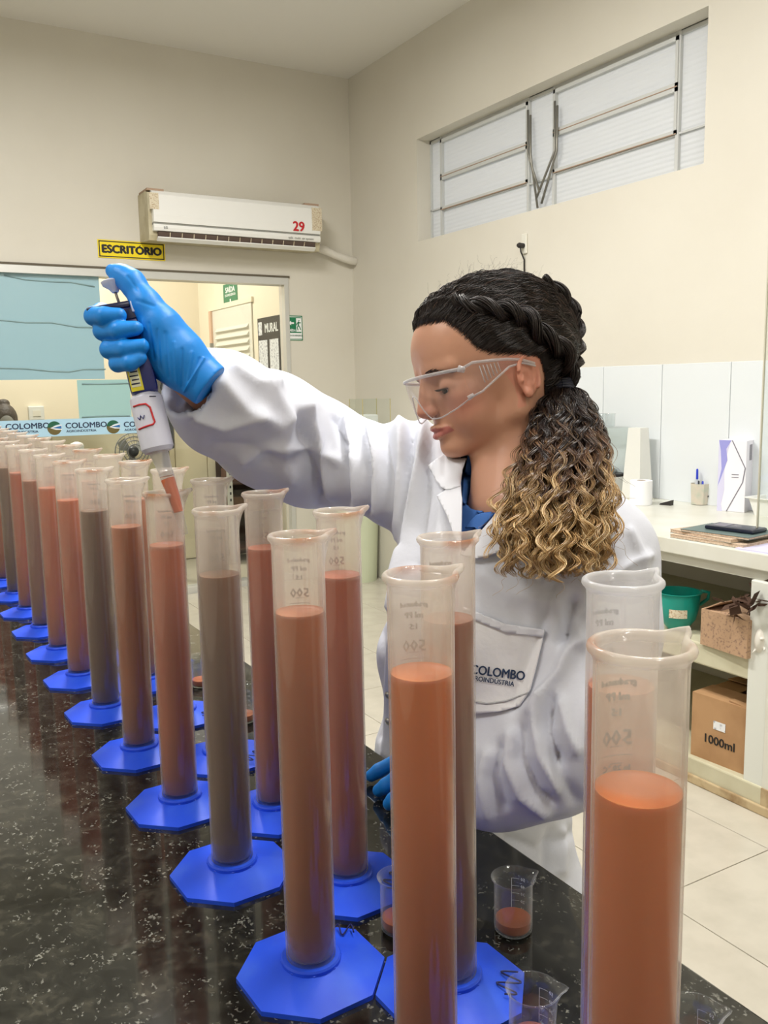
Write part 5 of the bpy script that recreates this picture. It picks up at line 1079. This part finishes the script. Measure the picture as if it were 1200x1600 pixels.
# eyebrows and lashes
paths = []; rads = []; cols = []
for s in (1, -1):
    for j in range(130):
        t = rs.rand(); xx = 9.3-2.6*t**1.3; yy = s*(1.35+3.7*t); zz = 4.15+.55*math.sin(math.pi*min(t*1.15, 1))-.35*t+rs.uniform(-.26, .26)*(1-.55*t)
        h = bvh_head.find_nearest(Vector((xx+.4, yy, zz))); p = np.array(h[0]+h[1]*.03); d = np.array([-.18, s*.33, .12-.22*t]); P = np.array([p+d*u_+np.array(h[1])*.05*math.sin(u_*2) for u_ in np.linspace(0, 1.3, 5)]); paths.append(h2w(P)); rads.append(np.linspace(.00035, .0001, 5)); cols.append(lin((40, 26, 22)))
    for j in range(46):
        t = j/45; a = (t-.5)*1.9; p = np.array([7.30+1.36*math.cos(a)*1.0, s*(3.1+1.30*math.sin(a)), 2.02-.10*abs(t-.5)]); d = np.array([math.cos(a)*.75, s*math.sin(a)*.8, -.12]); P = np.array([p+d*u_+np.array([0, 0, .35*u_*u_]) for u_ in np.linspace(0, .95, 6)]); paths.append(h2w(P)); rads.append(np.linspace(.0004, .0001, 6)); cols.append(lin((22, 16, 15)))
strands('eyebrows_and_lashes', paths, rads, cols, m_strand, 4)
# ---- safety glasses
m_lens = thin_glass('clear_lens', (252, 249, 250), .97, .02, .45, .12, .035); m_rim = thin_glass('clear_plastic_rim', (250, 250, 252), .93, .05, .9, .5, .30)
gl = bpy.data.objects.new('safety_glasses', None); C.objects.link(gl); gl.parent = person; gl.matrix_parent_inverse = Matrix.Translation(-PB); gl['label'] = 'clear wraparound safety glasses'
def glx(yv): return 11.5-.105*yv*yv
ys = np.linspace(-6.7, 6.7, 41)
def zt_(yv): return 4.35-.016*yv*yv
def zb_(yv): a = abs(yv); return (2.3-3.2*min(1, max(0, (a-.6)/1.7))**.8) if a < 2.3 else (-.9-.28*math.sin(min(1, (a-2.3)/2.4)*math.pi) if a < 4.7 else -.9+1.0*((a-4.7)/2.0)**1.4)
vv = []; nz = 9
for yv in ys:
    for k in range(nz):
        t = k/(nz-1); z_ = zb_(yv)+(zt_(yv)-zb_(yv))*t; vv.append((glx(yv)-.25*(1-t)**2*1.0-.12*math.sin(t*math.pi)*-1, yv, z_))
ff = [(i*nz+k, (i+1)*nz+k, (i+1)*nz+k+1, i*nz+k+1) for i in range(len(ys)-1) for k in range(nz-1)]
o = pobj('lens', h2w(np.array(vv)), np.array(ff), m_lens, None); o.parent = gl; o.matrix_parent_inverse = Matrix.Identity(4)
def gp(g, nm, m): 
    o = g.build(nm, m, None, True); o.parent = gl; o.matrix_parent_inverse = Matrix.Identity(4); return o
gl.matrix_parent_inverse = Matrix.Translation(-PB); 
gp(G().tube([h2w((glx(q)+.05, q, zt_(q)+.02)) for q in ys], [.0021]*41, 8), 'brow_bar', m_rim)
gp(G().tube([h2w((glx(q)-.26, q, zb_(q))) for q in ys], [.0009]*41, 6), 'lower_rim', m_rim)
for s in (1, -1):
    P0 = [(glx(6.7), s*6.7, zt_(6.7)), (5.4, s*7.2, 3.95), (3.2, s*7.55, 3.55), (1.2, s*7.6, 3.15), (-.6, s*7.55, 2.6), (-2.2, s*7.5, 1.7)]; P1 = [(glx(6.7)-.2, s*6.7, zb_(6.7)), (5.2, s*7.15, .35), (3.2, s*7.5, 1.3), (1.2, s*7.6, 2.2), (-.6, s*7.55, 2.2), (-2.2, s*7.5, 1.4)]
    vv = []; 
    for a, b in zip(P0, P1):
        for t in (0, .33, .66, 1): vv.append(np.array(a)*(1-t)+np.array(b)*t)
    ff = [(i*4+k, (i+1)*4+k, (i+1)*4+k+1, i*4+k+1) for i in range(5) for k in range(3)]
    o = pobj('side_shield', h2w(np.array(vv)), np.array(ff), m_lens, None); o.parent = gl; o.matrix_parent_inverse = Matrix.Identity(4)
    gp(G().tube([h2w(p) for p in P0], .0017, 8), 'temple_edge', m_rim); gp(G().tube([h2w(p) for p in P1], .0013, 8), 'temple_edge', m_rim)
    for k in range(6):
        t = .15+k*.11; i = int(t*3); a = np.array(P0[1])*(1-t*1.0)+np.array(P0[3])*t; b = np.array(P1[1])*(1-t)+np.array(P1[3])*t; gp(G().tube([h2w(a*.85+b*.15+np.array([0, s*.06, 0])), h2w(a*.2+b*.8+np.array([0, s*.06, 0]))], .0007, 5), 'vent_rib', m_rim)
    gp(G().tube([h2w((glx(6.5), s*6.5, zt_(6.5)+.1)), h2w((glx(6.5)-.5, s*6.95, zt_(6.5)-.3))], [.0042, .0035], 10), 'hinge', m_rim)
    gp(G().tube([h2w((glx(6.5)-.1, s*6.6, zb_(6.5)+.1)), h2w((glx(6.5)-.7, s*7.0, zb_(6.5)+.3))], [.003, .0025], 10), 'hinge', m_rim)
# ------------------------------------------------------------------ lab coat
E_ = at(470, 702, 1.40); ZH = (np.array([.338, 1.153, 1.3])-CAM)@FW+.0     # depth of the pipetted cylinder
S = SDF((.2, .45, .42), (1.35, 1.9, 1.45), .0045 if not globals().get('QUICK') else .009)
def P3(*a): return at(*a)
TLf = (TL, 1.42)
# raised right sleeve
S.chain([SR, P3(560, 728, 1.35), P3(490, 707, 1.39), P3(420, 672, 1.34), P3(350, 632, 1.26), P3(296, 598, 1.20)], [.068, .066, .083, .082, .069, .052], .03)
# left sleeve: upper arm down, forearm resting forward on the bench
EL = P3(922, 1130, .97)
S.chain([SL, P3(938, 985, 1.0), EL], [.062, .058, .060], .04)
S.chain([EL, P3(850, 1180, .985), P3(770, 1215, 1.015), P3(705, 1232, 1.05)], [.060, .062, .050, .036], .04)

S.cap(P3(262, 575, 1.18), P3(303, 602, 1.205), .046, .043, .0, 'sub'); S.cap(P3(640, 1236, 1.07), P3(716, 1232, 1.045), .028, .028, 0, 'sub')
 
def localcut(p, q, r):     # flat end: take away a thick disc beyond p, away from q
    d = (p-q)/np.linalg.norm(p-q); c0 = p+d*r; lo, hi = c0-r*1.25, c0+r*1.25
    sl, (X_, Y_, Z_) = S._win(lo, hi); X_ = X_[:, None, None]; Y_ = Y_[None, :, None]; Z_ = Z_[None, None, :]
    dd = (X_-p[0])*d[0]+(Y_-p[1])*d[1]+(Z_-p[2])*d[2]; rad = np.sqrt(np.maximum((X_-p[0])**2+(Y_-p[1])**2+(Z_-p[2])**2-dd**2, 0))
    S._mix(sl, np.maximum(np.maximum(-dd, dd-2*r), rad-r), 0, 'sub')
localcut(P3(294, 590, 1.20), P3(350, 622, 1.26), .085); localcut(P3(700, 1234, 1.055), P3(770, 1215, 1.015), .055)
S.chain([P3(796, 880, 1.13), onx(733, 1040, .775), onx(722, 1200, .80), onx(722, 1420, .82), onx(724, 1640, .84)], [.110, .112, .114, .120, .13], .03, flat=TLf)
S.chain([nbw-np.array([0, 0, .03]), SL*.6+nbw*.4-np.array([0, 0, .01]), SL], [.068, .066, .062], .05)
S.chain([nbw-np.array([0, 0, .03]), SR*.6+nbw*.4-np.array([0, 0, .015]), SR], [.072, .066, .066], .05)
S.ell(nbw+TF*.02-np.array([0, 0, .14]), (.145, .145, .135), .06)
S.chain([onx(790, 1200, .83), onx(812, 1420, .86), onx(818, 1640, .88)], [.08, .10, .12], .06)
S.cap(nbw+np.array([0, 0, .09]), nbw-np.array([0, 0, .02]), .062, .066, .02, 'sub'); S.cut((.7, 1.0, .45), (0, 0, -1))
V, Q = S.mesh(2); N_ = normals(V, Q); x, y, z = px(V); face = ((N_*(CAM-V)).sum(1) > 0)
fw_ = np.clip((N_*(CAM-V)).sum(1)/np.linalg.norm(CAM-V, axis=1)*2.2+.35, 0, 1)
disp = np.zeros(len(V))
def fold(pts, w_, h_, taper=True):
    global disp
    d = segdist(x, y, pts); a = (2.0 if pts[0][0] < 560 else 1.45)*h_*np.exp(-(d/(w_*1.15))**1.5)
    disp = disp+a*fw_
# raised sleeve: long diagonal folds and creases
arm = x < 640
for pts, w_, h_ in [
    ([(345, 600), (380, 640), (430, 665), (470, 640)], 13, .007), ([(300, 650), (350, 668), (400, 650)], 9, .006), ([(330, 700), (390, 700), (450, 720)], 12, -.005), ([(420, 610), (450, 660), (440, 700), (455, 745)], 14, .007), ([(460, 650), (490, 720), (500, 780)], 9, -.008), ([(475, 640), (500, 700), (515, 770)], 9, .007), ([(528, 655), (545, 700), (552, 780)], 6, -.009), ([(538, 655), (556, 720), (560, 790)], 6, .008),
    ([(578, 668), (590, 720), (592, 800)], 6, .010), ([(567, 668), (580, 740), (580, 800)], 5, -.008), ([(600, 672), (606, 740), (612, 850)], 7, -.008), ([(625, 662), (630, 720), (626, 800), (612, 900)], 8, .010), ([(645, 665), (640, 740), (628, 850)], 6, -.009), ([(660, 665), (656, 720), (640, 820), (615, 950)], 8, .009), ([(672, 690), (668, 760), (650, 880)], 6, -.007), ([(700, 760), (690, 830), (670, 900)], 9, .005),
    ([(315, 560), (310, 600), (285, 640)], 5, .004), ([(330, 570), (326, 610), (300, 655)], 5, -.004), ([(365, 575), (400, 600), (430, 600)], 7, .004), ([(380, 720), (420, 700), (480, 700), (530, 720)], 8, .005),
    # torso
    ([(590, 850), (584, 950), (582, 1150)], 7, .009), ([(600, 900), (597, 1000), (594, 1150)], 6, -.008), ([(612, 1000), (606, 1080), (604, 1180)], 7, .006), ([(870, 905), (855, 950), (800, 1100)], 9, -.006), ([(895, 940), (885, 965), (880, 1000)], 8, -.012), ([(910, 1000), (890, 1010), (875, 1050), (830, 1110)], 9, .008), ([(760, 900), (800, 930), (860, 940)], 14, .004),
    ([(1015, 868), (985, 880), (955, 905)], 5, .005), ([(968, 905), (935, 925), (905, 960)], 7, -.006), ([(985, 830), (1000, 860), (1008, 890)], 6, .004),
    # forearm sleeve
    ([(850, 1090), (838, 1130), (845, 1180), (870, 1230)], 8, .009), ([(862, 1092), (856, 1140), (872, 1190)], 7, -.008), ([(880, 1100), (888, 1140), (900, 1170)], 8, .007), ([(815, 1140), (812, 1180), (840, 1240), (860, 1255)], 8, -.008), ([(800, 1150), (795, 1190), (815, 1240), (850, 1268)], 9, .008), ([(780, 1170), (772, 1210), (785, 1260)], 8, -.006), ([(762, 1180), (754, 1220), (762, 1270)], 9, .006), ([(870, 1180), (880, 1220), (900, 1250)], 8, -.005),
    ([(880, 1300), (876, 1360)], 6, .006), ([(860, 1300), (850, 1370)], 7, -.006), ([(790, 1310), (840, 1330), (890, 1300)], 8, -.005)]: fold(pts, w_, h_)
# collar seam, shoulder seam
fold([(610, 668), (560, 665), (540, 690)], 3, 0)
low = np.sin(V[:, 0]*31+V[:, 2]*9)*np.sin(V[:, 1]*27-V[:, 2]*17+1.3*np.sin(V[:, 0]*12)); disp += .0022*low
V = V+N_*disp[:, None]
low_ = (V[:, 2] < TB+.002) & (V[:, 0] < BX1+.008); side = low_ & (V[:, 0] > BX1-.06) & (V[:, 2] < TB-.02); V[side, 0] = BX1+.008; up = low_ & ~side; V[up & (V[:, 0] < BX1), 2] = TB+.002; V[up & (V[:, 0] >= BX1), 0] = BX1+.008
# open the front at the neck
vpoly = [(716, 640), (722, 712), (719, 760), (720, 850), (728, 862), (748, 832), (775, 805), (800, 778), (835, 735), (850, 640)]
x, y, z = px(V); cutm = inpoly(x, y, vpoly) & (z < 1.17); keep = ~(cutm[Q].any(1))
coat = pobj('lab_coat', V, Q[keep], m_coat); coat['label'] = 'white long-sleeved lab coat'
sol = coat.modifiers.new('thick', 'SOLIDIFY'); sol.thickness = .0016; sol.offset = -1
bvh_coat = BVHTree.FromPolygons([Vector(p) for p in V], [tuple(q) for q in Q.tolist()])
def lay(name, poly, m, off=.004, thick=.0016, step=5, parent=None, tree=None, curl=None):
    """a cloth piece cut to an outline and laid on the garment below it"""
    tree = tree or bvh_coat; bm = bmesh.new(); xs = [p[0] for p in poly]; ys_ = [p[1] for p in poly]
    vs_ = [bm.verts.new((p[0], p[1], 0)) for p in poly]; bm.faces.new(vs_)
    for ax in (0, 1):
        lo, hi = (min(xs), max(xs)) if ax == 0 else (min(ys_), max(ys_)); k = lo+step
        while k < hi:
            nrm = (1, 0, 0) if ax == 0 else (0, 1, 0); co = (k, 0, 0) if ax == 0 else (0, k, 0)
            bmesh.ops.bisect_plane(bm, geom=bm.verts[:]+bm.edges[:]+bm.faces[:], plane_co=co, plane_no=nrm); k += step
    bm.verts.index_update(); P = []; last = None; zs = []
    for v in bm.verts:
        d = Vector(ray(v.co.x, v.co.y)); L_ = d.length; h = tree.ray_cast(Vector(CAM), d.normalized(), 5); zs.append(h[3]/L_ if h[0] is not None else None)
    good = [q for q in zs if q]; med = sorted(good)[len(good)//2]; zs = [q if q and abs(q-med) < .12 else med for q in zs]
    for v, q in zip(bm.verts, zs):
        o_ = off+(curl(v.co.x, v.co.y) if curl else 0); P.append(at(v.co.x, v.co.y, q-o_))
    f = [[k.index for k in p.verts] for p in bm.faces]; bm.free()
    o = pobj(name, P, f, m, parent); md = o.modifiers.new('thick', 'SOLIDIFY'); md.thickness = thick; md.offset = 0; return o
# shirt under the coat
S = SDF(nbw-np.array([.26, .26, .3]), nbw+np.array([.26, .26, .1]), .004)
S.chain([P3(796, 880, 1.13), (P3(796, 880, 1.13)+onx(733, 1040, .775))/2], [.096, .090], .03, flat=(TL, 1.3)); S.chain([nbw-np.array([0, 0, .05]), SL*.6+nbw*.4-np.array([0, 0, .02])], [.068, .060], .05); S.chain([nbw-np.array([0, 0, .05]), SR*.6+nbw*.4-np.array([0, 0, .03])], [.068, .056], .05)
S.ell(nbw+TF*.016-np.array([0, 0, .145]), (.134, .134, .120), .05); S.cut(nbw-np.array([0, 0, .24]), (0, 0, -1)); S.cap(nbw+np.array([0, 0, .1]), nbw-np.array([0, 0, .02]), .064, .062, .01, 'sub')
V2, Q2 = S.mesh(1); x2, y2, z2 = px(V2); N2 = normals(V2, Q2); f2_ = (N2*(CAM-V2)).sum(1) > 0
cut2 = inpoly(x2, y2, [(745, 690), (749, 750), (753, 802), (778, 800), (800, 776), (840, 720), (840, 640), (745, 640)]) & f2_
shirt = pobj('shirt', V2, Q2[~cut2[Q2].any(1)], m_blu); shirt['label'] = 'blue collared shirt under the coat'
bvh_shirt = BVHTree.FromPolygons([Vector(p) for p in V2], [tuple(q) for q in Q2.tolist()])
m_blud = mat('shirt_placket_shadow', (40, 74, 136), .8)
lay('shirt_collar', [(731, 712), (746, 712), (749, 750), (753, 790), (754, 801), (748, 802), (742, 796), (735, 790), (727, 787), (721, 783), (724, 750)], m_blu, .008, .002, 4, shirt, bvh_shirt)
lay('shirt_collar', [(754, 802), (774, 800), (765, 812), (752, 824), (748, 832), (742, 824), (727, 825), (735, 815), (745, 805)], m_blu, .010, .002, 4, shirt, bvh_shirt)
m_lap = mat('lapel_cotton', (220, 222, 230), .75, .25)
lay('lapel', [(695, 708), (706, 716), (718, 717), (729, 716), (722, 735), (719, 760), (703, 765), (697, 765), (690, 762), (683, 752), (669, 728)], m_lap, .012, .002, 4, coat, curl=lambda a, b: .004 if a < 690 else 0)
lay('lapel', [(683, 775), (697, 766), (703, 766), (719, 752), (722, 780), (720, 868), (708, 832), (698, 805)], m_lap, .010, .002, 4, coat)
lay('lapel', [(792, 782), (800, 770), (830, 760), (850, 790), (820, 840), (790, 860), (745, 873), (722, 868), (745, 838), (765, 815)], m_lap, .010, .002, 4, coat)
# chest pocket with the embroidered name
pk = [(724, 948), (742, 955), (790, 975), (851, 984), (846, 1006), (838, 1040), (828, 1078), (811, 1103), (780, 1112), (738, 1116), (716, 1116)]
pocket = lay('pocket', pk, mat('pocket_cotton', (230, 230, 232), .6, .3, bump=(16, .5, .008)), .005, .0018, 6, coat)
lay('pocket_hem', [(724, 948), (742, 955), (790, 975), (851, 984), (848, 996), (790, 988), (742, 969), (724, 962)], m_lap, .0075, .0014, 6, pocket)
lay('pocket_seam', [(738, 1094), (760, 1098), (790, 1094), (826, 1081), (825, 1084), (790, 1097), (760, 1101), (738, 1097)], mat('seam_shadow', (176, 176, 178), .8), .0066, .0006, 6, pocket)
m_emb = mat('navy_embroidery', (28, 50, 82), .7)
def emb(body, cx, cy, size, ang, bold, sx=1.0):
    v, f = text_acc(body, size, bold, 0, 'LEFT'); ca, sa = math.cos(ang), math.sin(ang); P = []
    for p in v:
        X = cx+p.x*sx*ca+p.y*sa*1; Y = cy+p.x*sx*sa-p.y*ca; d = Vector(ray(X, Y)); h = bvh_coat.ray_cast(Vector(CAM), d.normalized(), 5); q = h[3]/d.length if h[0] is not None else 1.0
        P.append((X, Y, q))
    med = sorted(p[2] for p in P)[len(P)//2]; o = pobj('embroidery', [at(a, b, (q if abs(q-med) < .05 else med)-.0075) for a, b, q in P], f, m_emb, pocket, False)
emb('COLOMBO', 735, 1046, 20, .13, .55, .86); emb('AGROINDÚSTRIA', 728, 1058, 10.5, .15, .25, .92)
# cuff bands, coat snaps, sleeve seam
for pts, r_ in (([at(590, 860, 1.03), at(590, 861, 1.03)], .004),): pass
m_snap = mat('metal_snap', (170, 170, 165), .3, metal=.8)
def snap(a, b):
    d = Vector(ray(a, b)); h = bvh_coat.ray_cast(Vector(CAM), d.normalized(), 5)
    if h[0] is None: return
    Mq = Matrix.Translation(h[0]) @ h[1].to_track_quat('Z', 'Y').to_matrix().to_4x4(); gobj(G().lathe([(.0005, .004), (.004, .0038), (.006, .002), (.0062, 0)], 16, M=Mq), 'snap_button', m_snap, coat, smooth=True)
snap(607, 1086); snap(607, 1127)
# forearm skin under the raised glove
Wp = at(305, 596, 1.195)
gobj(G().tube([at(288, 585, 1.19), at(312, 604, 1.205), at(350, 632, 1.25)], [.026, .028, .034], 16), 'forearm', mat('forearm_skin', (176, 124, 100), .45, .35), body, smooth=True)
# ---- gloves
Z = ZH
S = SDF(at(240, 520, Z)-.17, at(240, 520, Z)+.17, .0016 if not globals().get('QUICK') else .003)
g_ = lambda a, b, c_=0: at(a, b, Z+c_)
S.chain([g_(322, 598, .004), g_(285, 568, .005), g_(262, 545, .01)], [.031, .033, .032], .012, flat=(FW, .8))
S.chain([g_(262, 548, .015), g_(246, 525, .026)], [.030, .026], .02, flat=(FW, .75)); S.chain([g_(262, 548, .01), g_(262, 570, .02)], [.026, .020], .015)
S.chain([g_(275, 548, .0), g_(252, 510, -.006), g_(229, 476, -.008), g_(206, 441, -.004), g_(190, 430, -.002), g_(175, 423, .0)], [.030, .025, .0185, .0155, .0125, .0085], .01, .02)
for (m0, pip, dip, mid_, tip, r) in (((243, 506), (158, 488), (147, 494), (163, 494), (186, 493), .0118), ((246, 522), (172, 512), (161, 517), (186, 516), (211, 513), .0118), ((250, 540), (181, 541), (171, 546), (195, 545), (222, 541), .0115), ((254, 556), (194, 565), (184, 568), (203, 567), (218, 560), .0105)):
    S.chain([g_(*m0, .032), g_(*pip, .030), g_(*dip, .004)], [r*1.12, r*1.05, r*1.03], .003, .006); S.chain([g_(*dip, .004), g_(*dip, -.018), g_(*mid_, -.034), g_(*tip, -.033)], [r*1.03, r*1.05, r, r*.82], .003)
localcut(g_(328, 602, 0), g_(300, 580, .0), .045)
V3, Q3 = S.mesh(1); N3 = normals(V3, Q3); x3, y3, z3 = px(V3)
d3 = np.zeros(len(V3))
for pts, w_, h_ in [([(232, 505), (240, 560)], 2.2, -.0014), ([(246, 515), (250, 575)], 2.0, -.0012), ([(258, 520), (264, 590)], 2.2, -.0012), ([(272, 535), (276, 600)], 2., .0012), ([(285, 545), (284, 605)], 2., -.0014), ([(300, 550), (292, 606)], 2., .0014), ([(312, 560), (302, 604)], 2., -.0012), ([(214, 470), (240, 478)], 2.5, -.0012), ([(200, 432), (214, 452)], 2, -.001), ([(222, 500), (228, 560)], 2.5, .001), ([(318, 560), (288, 612)], 1.6, .003)]: d3 += h_*np.exp(-(segdist(x3, y3, pts)/w_)**2)
V3 = V3+N3*d3[:, None]
S2k = S
glove = pobj('glove', V3, Q3, m_glove); glove['label'] = 'blue nitrile glove gripping the pipette'
zt = TB
S = SDF((.50, .86, TB-.0), (.74, 1.12, TB+.12), .0018 if not globals().get('QUICK') else .003)
def t_(a, b, hgt): return onz(a, b, TB+hgt)
S.chain([P3(718, 1232, 1.04), t_(665, 1225, .032), t_(640, 1220, .030)], [.029, .030, .027], .01, flat=((0, 0, 1), .8))
for pts, r in (([(650, 1196, .034), (618, 1190, .034), (592, 1204, .020), (580, 1212, .0125)], .0105), ([(652, 1214, .036), (622, 1214, .036), (603, 1228, .022), (592, 1235, .0125)], .0108), ([(655, 1232, .036), (630, 1236, .036), (615, 1250, .020), (608, 1256, .0125)], .0105), ([(660, 1248, .030), (642, 1258, .028), (630, 1268, .016)], .0095), ([(668, 1205, .030), (648, 1180, .024), (636, 1172, .014)], .0115)):
    S.chain([t_(*q) for q in pts], [r*1.15]+[r]*(len(pts)-2)+[r*.85], .003, .008)
V4, Q4 = S.mesh(1); V4[:, 2] = np.maximum(V4[:, 2], TB+.0006); g2 = pobj('glove', V4, Q4, m_glove); g2['label'] = 'blue nitrile glove resting on the granite'
# ---- trousers and shoes below the coat (mostly hidden by the bench)
m_tr = mat('dark_trousers', (44, 50, 66), .8); m_shoe = mat('white_shoe', (214, 214, 212), .5)
hip = onx(724, 1500, .86); hip = np.array([hip[0], hip[1], .56])
for s in (-1, 1):
    a = hip+TL*s*.075; k_ = np.array([a[0], a[1], .40])+TF*.01; f0 = np.array([a[0], a[1], .06]); S = SDF(np.minimum(a, f0)-np.array([.14, .14, .0]), np.maximum(a, f0)+np.array([.14, .14, .02]), .008)
    S.chain([a, k_, f0+np.array([0, 0, .01])], [.070, .060, .05], .02); v_, q_ = S.mesh(1); pobj('trouser_leg', v_, q_, m_tr)
    S = SDF(f0-np.array([.2, .2, .06]), f0+np.array([.2, .2, .08]), .006); S.cap(f0+np.array([0, 0, -.02])-TF*.04, f0+TF*.13+np.array([0, 0, -.03]), .042, .032, .02).cap(f0, f0+np.array([0, 0, .04]), .045, .048, .02); S.cut((0, 0, .002), (0, 0, -1)); v_, q_ = S.mesh(1); pobj('shoe', v_, q_, m_shoe)
# ------------------------------------------------------------------ repeat pipette held above the cylinder
m_pnavy = mat('pipette_navy', (22, 34, 112), .3); m_pdark = mat('pipette_dark', (18, 26, 60), .3); m_pwhite = mat('pipette_white', (214, 216, 232), .35); m_ply = mat('label_yellow', (228, 216, 50), .4); m_lblw = mat('label_cream', (226, 226, 196), .5); m_clear = thin_glass('clear_tip', (246, 244, 242), .93, .08, .5, .4, .28); m_tipl = mat('tip_liquid', (200, 104, 62), .4)
pp = thing('pipette', 'blue and white repeat pipette held in the raised glove, tip inside the cylinder', 'pipette', at(262, 772, Z))
PP0 = pp.location.copy()
def pob(g, nm, m, **kw): o = g.build(nm, m, None, **kw); o.parent = pp; o.matrix_parent_inverse = Matrix.Translation(-PP0); return o
ax = lambda y_, dx=0, dz=0: Vector(at(202.5+(y_-480)*.235+dx, y_, Z+dz))
pxr = Z/F
ctr = {438: 177, 455: 180, 478: 186}
pob(G().tube([ax(616, -8), ax(622, -8), ax(628, -8), ax(700, -8), ax(706, -8)], [20*pxr, 25*pxr, 25.5*pxr, 25*pxr, 21*pxr], 28), 'lower_housing', m_pwhite, auto=.5)
pob(G().tube([ax(706, -8), ax(712, -7), ax(738, -4), ax(744, -4)], [15*pxr, 14*pxr, 11*pxr, 11*pxr], 20), 'nozzle', m_clear, auto=.6)
pob(G().tube([ax(738, -4), ax(776, 0), ax(835, 3)], [11.5*pxr, 9.4*pxr, 5*pxr], 16), 'tip', thin_glass('clear_tip_tube', (248, 246, 244), .96, .06, .4, .25, .06), auto=.9)
pob(G().tube([ax(748, -3.6), ax(776, 0), ax(800, 1.3)], [10.8*pxr, 8.9*pxr, 7.2*pxr], 16), 'tip_liquid', m_tipl, auto=.9)
up_ = (ax(480)-ax(620)).normalized(); fr_v = (Vector(CAM)-ax(550)); fr_v = (fr_v-up_*fr_v.dot(up_)).normalized(); rt_v = up_.cross(fr_v)
if rt_v.dot(Vector(RT)) < 0: rt_v = -rt_v
def slab(nm, y0, y1, x0, x1, f0, f1, m, bev=.003, dx=0):
    Mx = Matrix.Identity(4); o0 = ax(y1, dx)
    for i in range(3): Mx[i][0] = rt_v[i]; Mx[i][1] = -fr_v[i]; Mx[i][2] = up_[i]; Mx[i][3] = o0[i]
    if Mx.to_3x3().determinant() < 0: pass
    return pob(G().box((x0*pxr, -f1, 0), (x1*pxr, -f0, (ax(y0)-ax(y1)).length), Mx, bev), nm, m, auto=.7)
slab('upper_housing', 482, 617, -22, 20, -.018, .0185, m_pnavy, .006, -8+2)
slab('finger_rest', 476, 486, -60, 6, -.012, .02, m_pdark, .003, -4)
slab('dark_collar', 487, 505, -10, 12, -.02, .021, m_pdark, .003, -4)
slab('label_panel', 560, 613, -20, -1, .018, .0196, m_ply, .0006, -8+2); lb_ = slab('label_text_panel', 574, 607, -18, -4, .019, .0202, m_lblw, .0003, -6)
for k in range(5): slab('label_line', 577+k*6, 579+k*6, -16 if k % 2 else -18, -5, .0199, .0206, m_pdark, .0001, -6)
slab('release_button', 478, 496, 4, 14, -.006, .024, m_pwhite, .002, -2)
pob(G().tube([ax(480, -14), Vector(at(182, 462, Z)), Vector(at(179, 450, Z))], [2.2*pxr, 2.2*pxr, 2.4*pxr], 10), 'plunger_rod', mat('rod_brown_grey', (150, 140, 130), .3, metal=.6), smooth=True)
pob(G().tube([Vector(at(180.5, 457, Z)), Vector(at(179, 451, Z)), Vector(at(177.5, 445, Z)), Vector(at(177, 441, Z)), Vector(at(176.6, 438, Z))], [5*pxr, 9*pxr, 17*pxr, 19*pxr, 14*pxr], 24), 'plunger_button', mat('button_lavender', (222, 224, 240), .3), auto=.8)
# red frame and mark printed on the lower housing
def wrap(pts, w_, nm, m):
    o = G()
    P = []
    for (u_, y_) in pts:
        c0 = ax(y_, -8); a = u_/25.5; P.append(c0+(rt_v*math.sin(a)+fr_v*math.cos(a))*(26*pxr))
    o.tube(P, w_*pxr, 6); pob(o, nm, m, smooth=True)
wrap([(-24, 634), (-12, 634), (-2, 635), (3, 641), (4, 655), (5, 664), (2, 667), (-10, 668), (-24, 669)], 1.5, 'red_frame_print', m_red)
wrap([(-20, 652), (-17, 656), (-14, 650), (-11, 656), (-8, 651)], .9, 'blue_mark', m_pnavy); wrap([(6, 625), (16, 626)], .8, 'small_print', m_pdark)
# ------------------------------------------------------------------ a colleague seated in the office, seen through the glass
hp_ = ony(8, 655, 7.0); co = thing('person', 'seated colleague with dark hair in a bun seen through the glass at left edge', 'person', (hp_[0], 7.0, 0)); zz = hp_[2]
def cobj(nm, S_, m): v_, q_ = S_.mesh(1); o = mesh_obj(nm, v_, q_, m, co, True); return o
S = SDF((-.32, -.32, zz-.75), (.32, .40, zz+.16), .009)
S.ell((0, 0, zz-.02), (.078, .095, .11)).cap((0, .01, zz-.10), (0, .03, zz-.2), .055, .06, .03).chain([(-.16, .04, zz-.26), (0, .04, zz-.22), (.16, .04, zz-.26)], [.06, .07, .06], .04).cap((0, .05, zz-.3), (0, .05, zz-.62), .13, .12, .05, flat=((1, 0, 0), 1.25))
for s in (-1, 1): S.chain([(s*.18, .04, zz-.27), (s*.22, -.02, zz-.5), (s*.14, -.2, zz-.5)], [.05, .042, .032], .03)
cobj('body', S, mat('colleague_top', (150, 150, 146), .8))
S = SDF((-.16, -.16, zz-.12), (.16, .2, zz+.2), .006); S.ell((0, .012, zz+.0), (.088, .103, .115)).ell((-.0, .03, zz+.115), (.045, .045, .032), .01); S.ell((0, -.13, zz-.05), (.06, .07, .09), .02, op='sub'); cobj('hair', S, mat('colleague_hair', (60, 50, 42), .6, bump=(60, .6, .01)))
st = thing('office_chair', 'office chair under the seated colleague behind the glass', 'chair', (hp_[0], 7.06, 0)); sz = zz-.76
G().box((-.22, -.22, sz-.06), (.22, .22, sz), bev=.02).build('seat', m_fand, st); G().lathe([(.03, .05), (.03, sz-.06)], 12).build('column', m_alu, st); G().lathe([(.25, 0), (.25, .03), (.04, .07)], 20).build('base', m_fand, st)
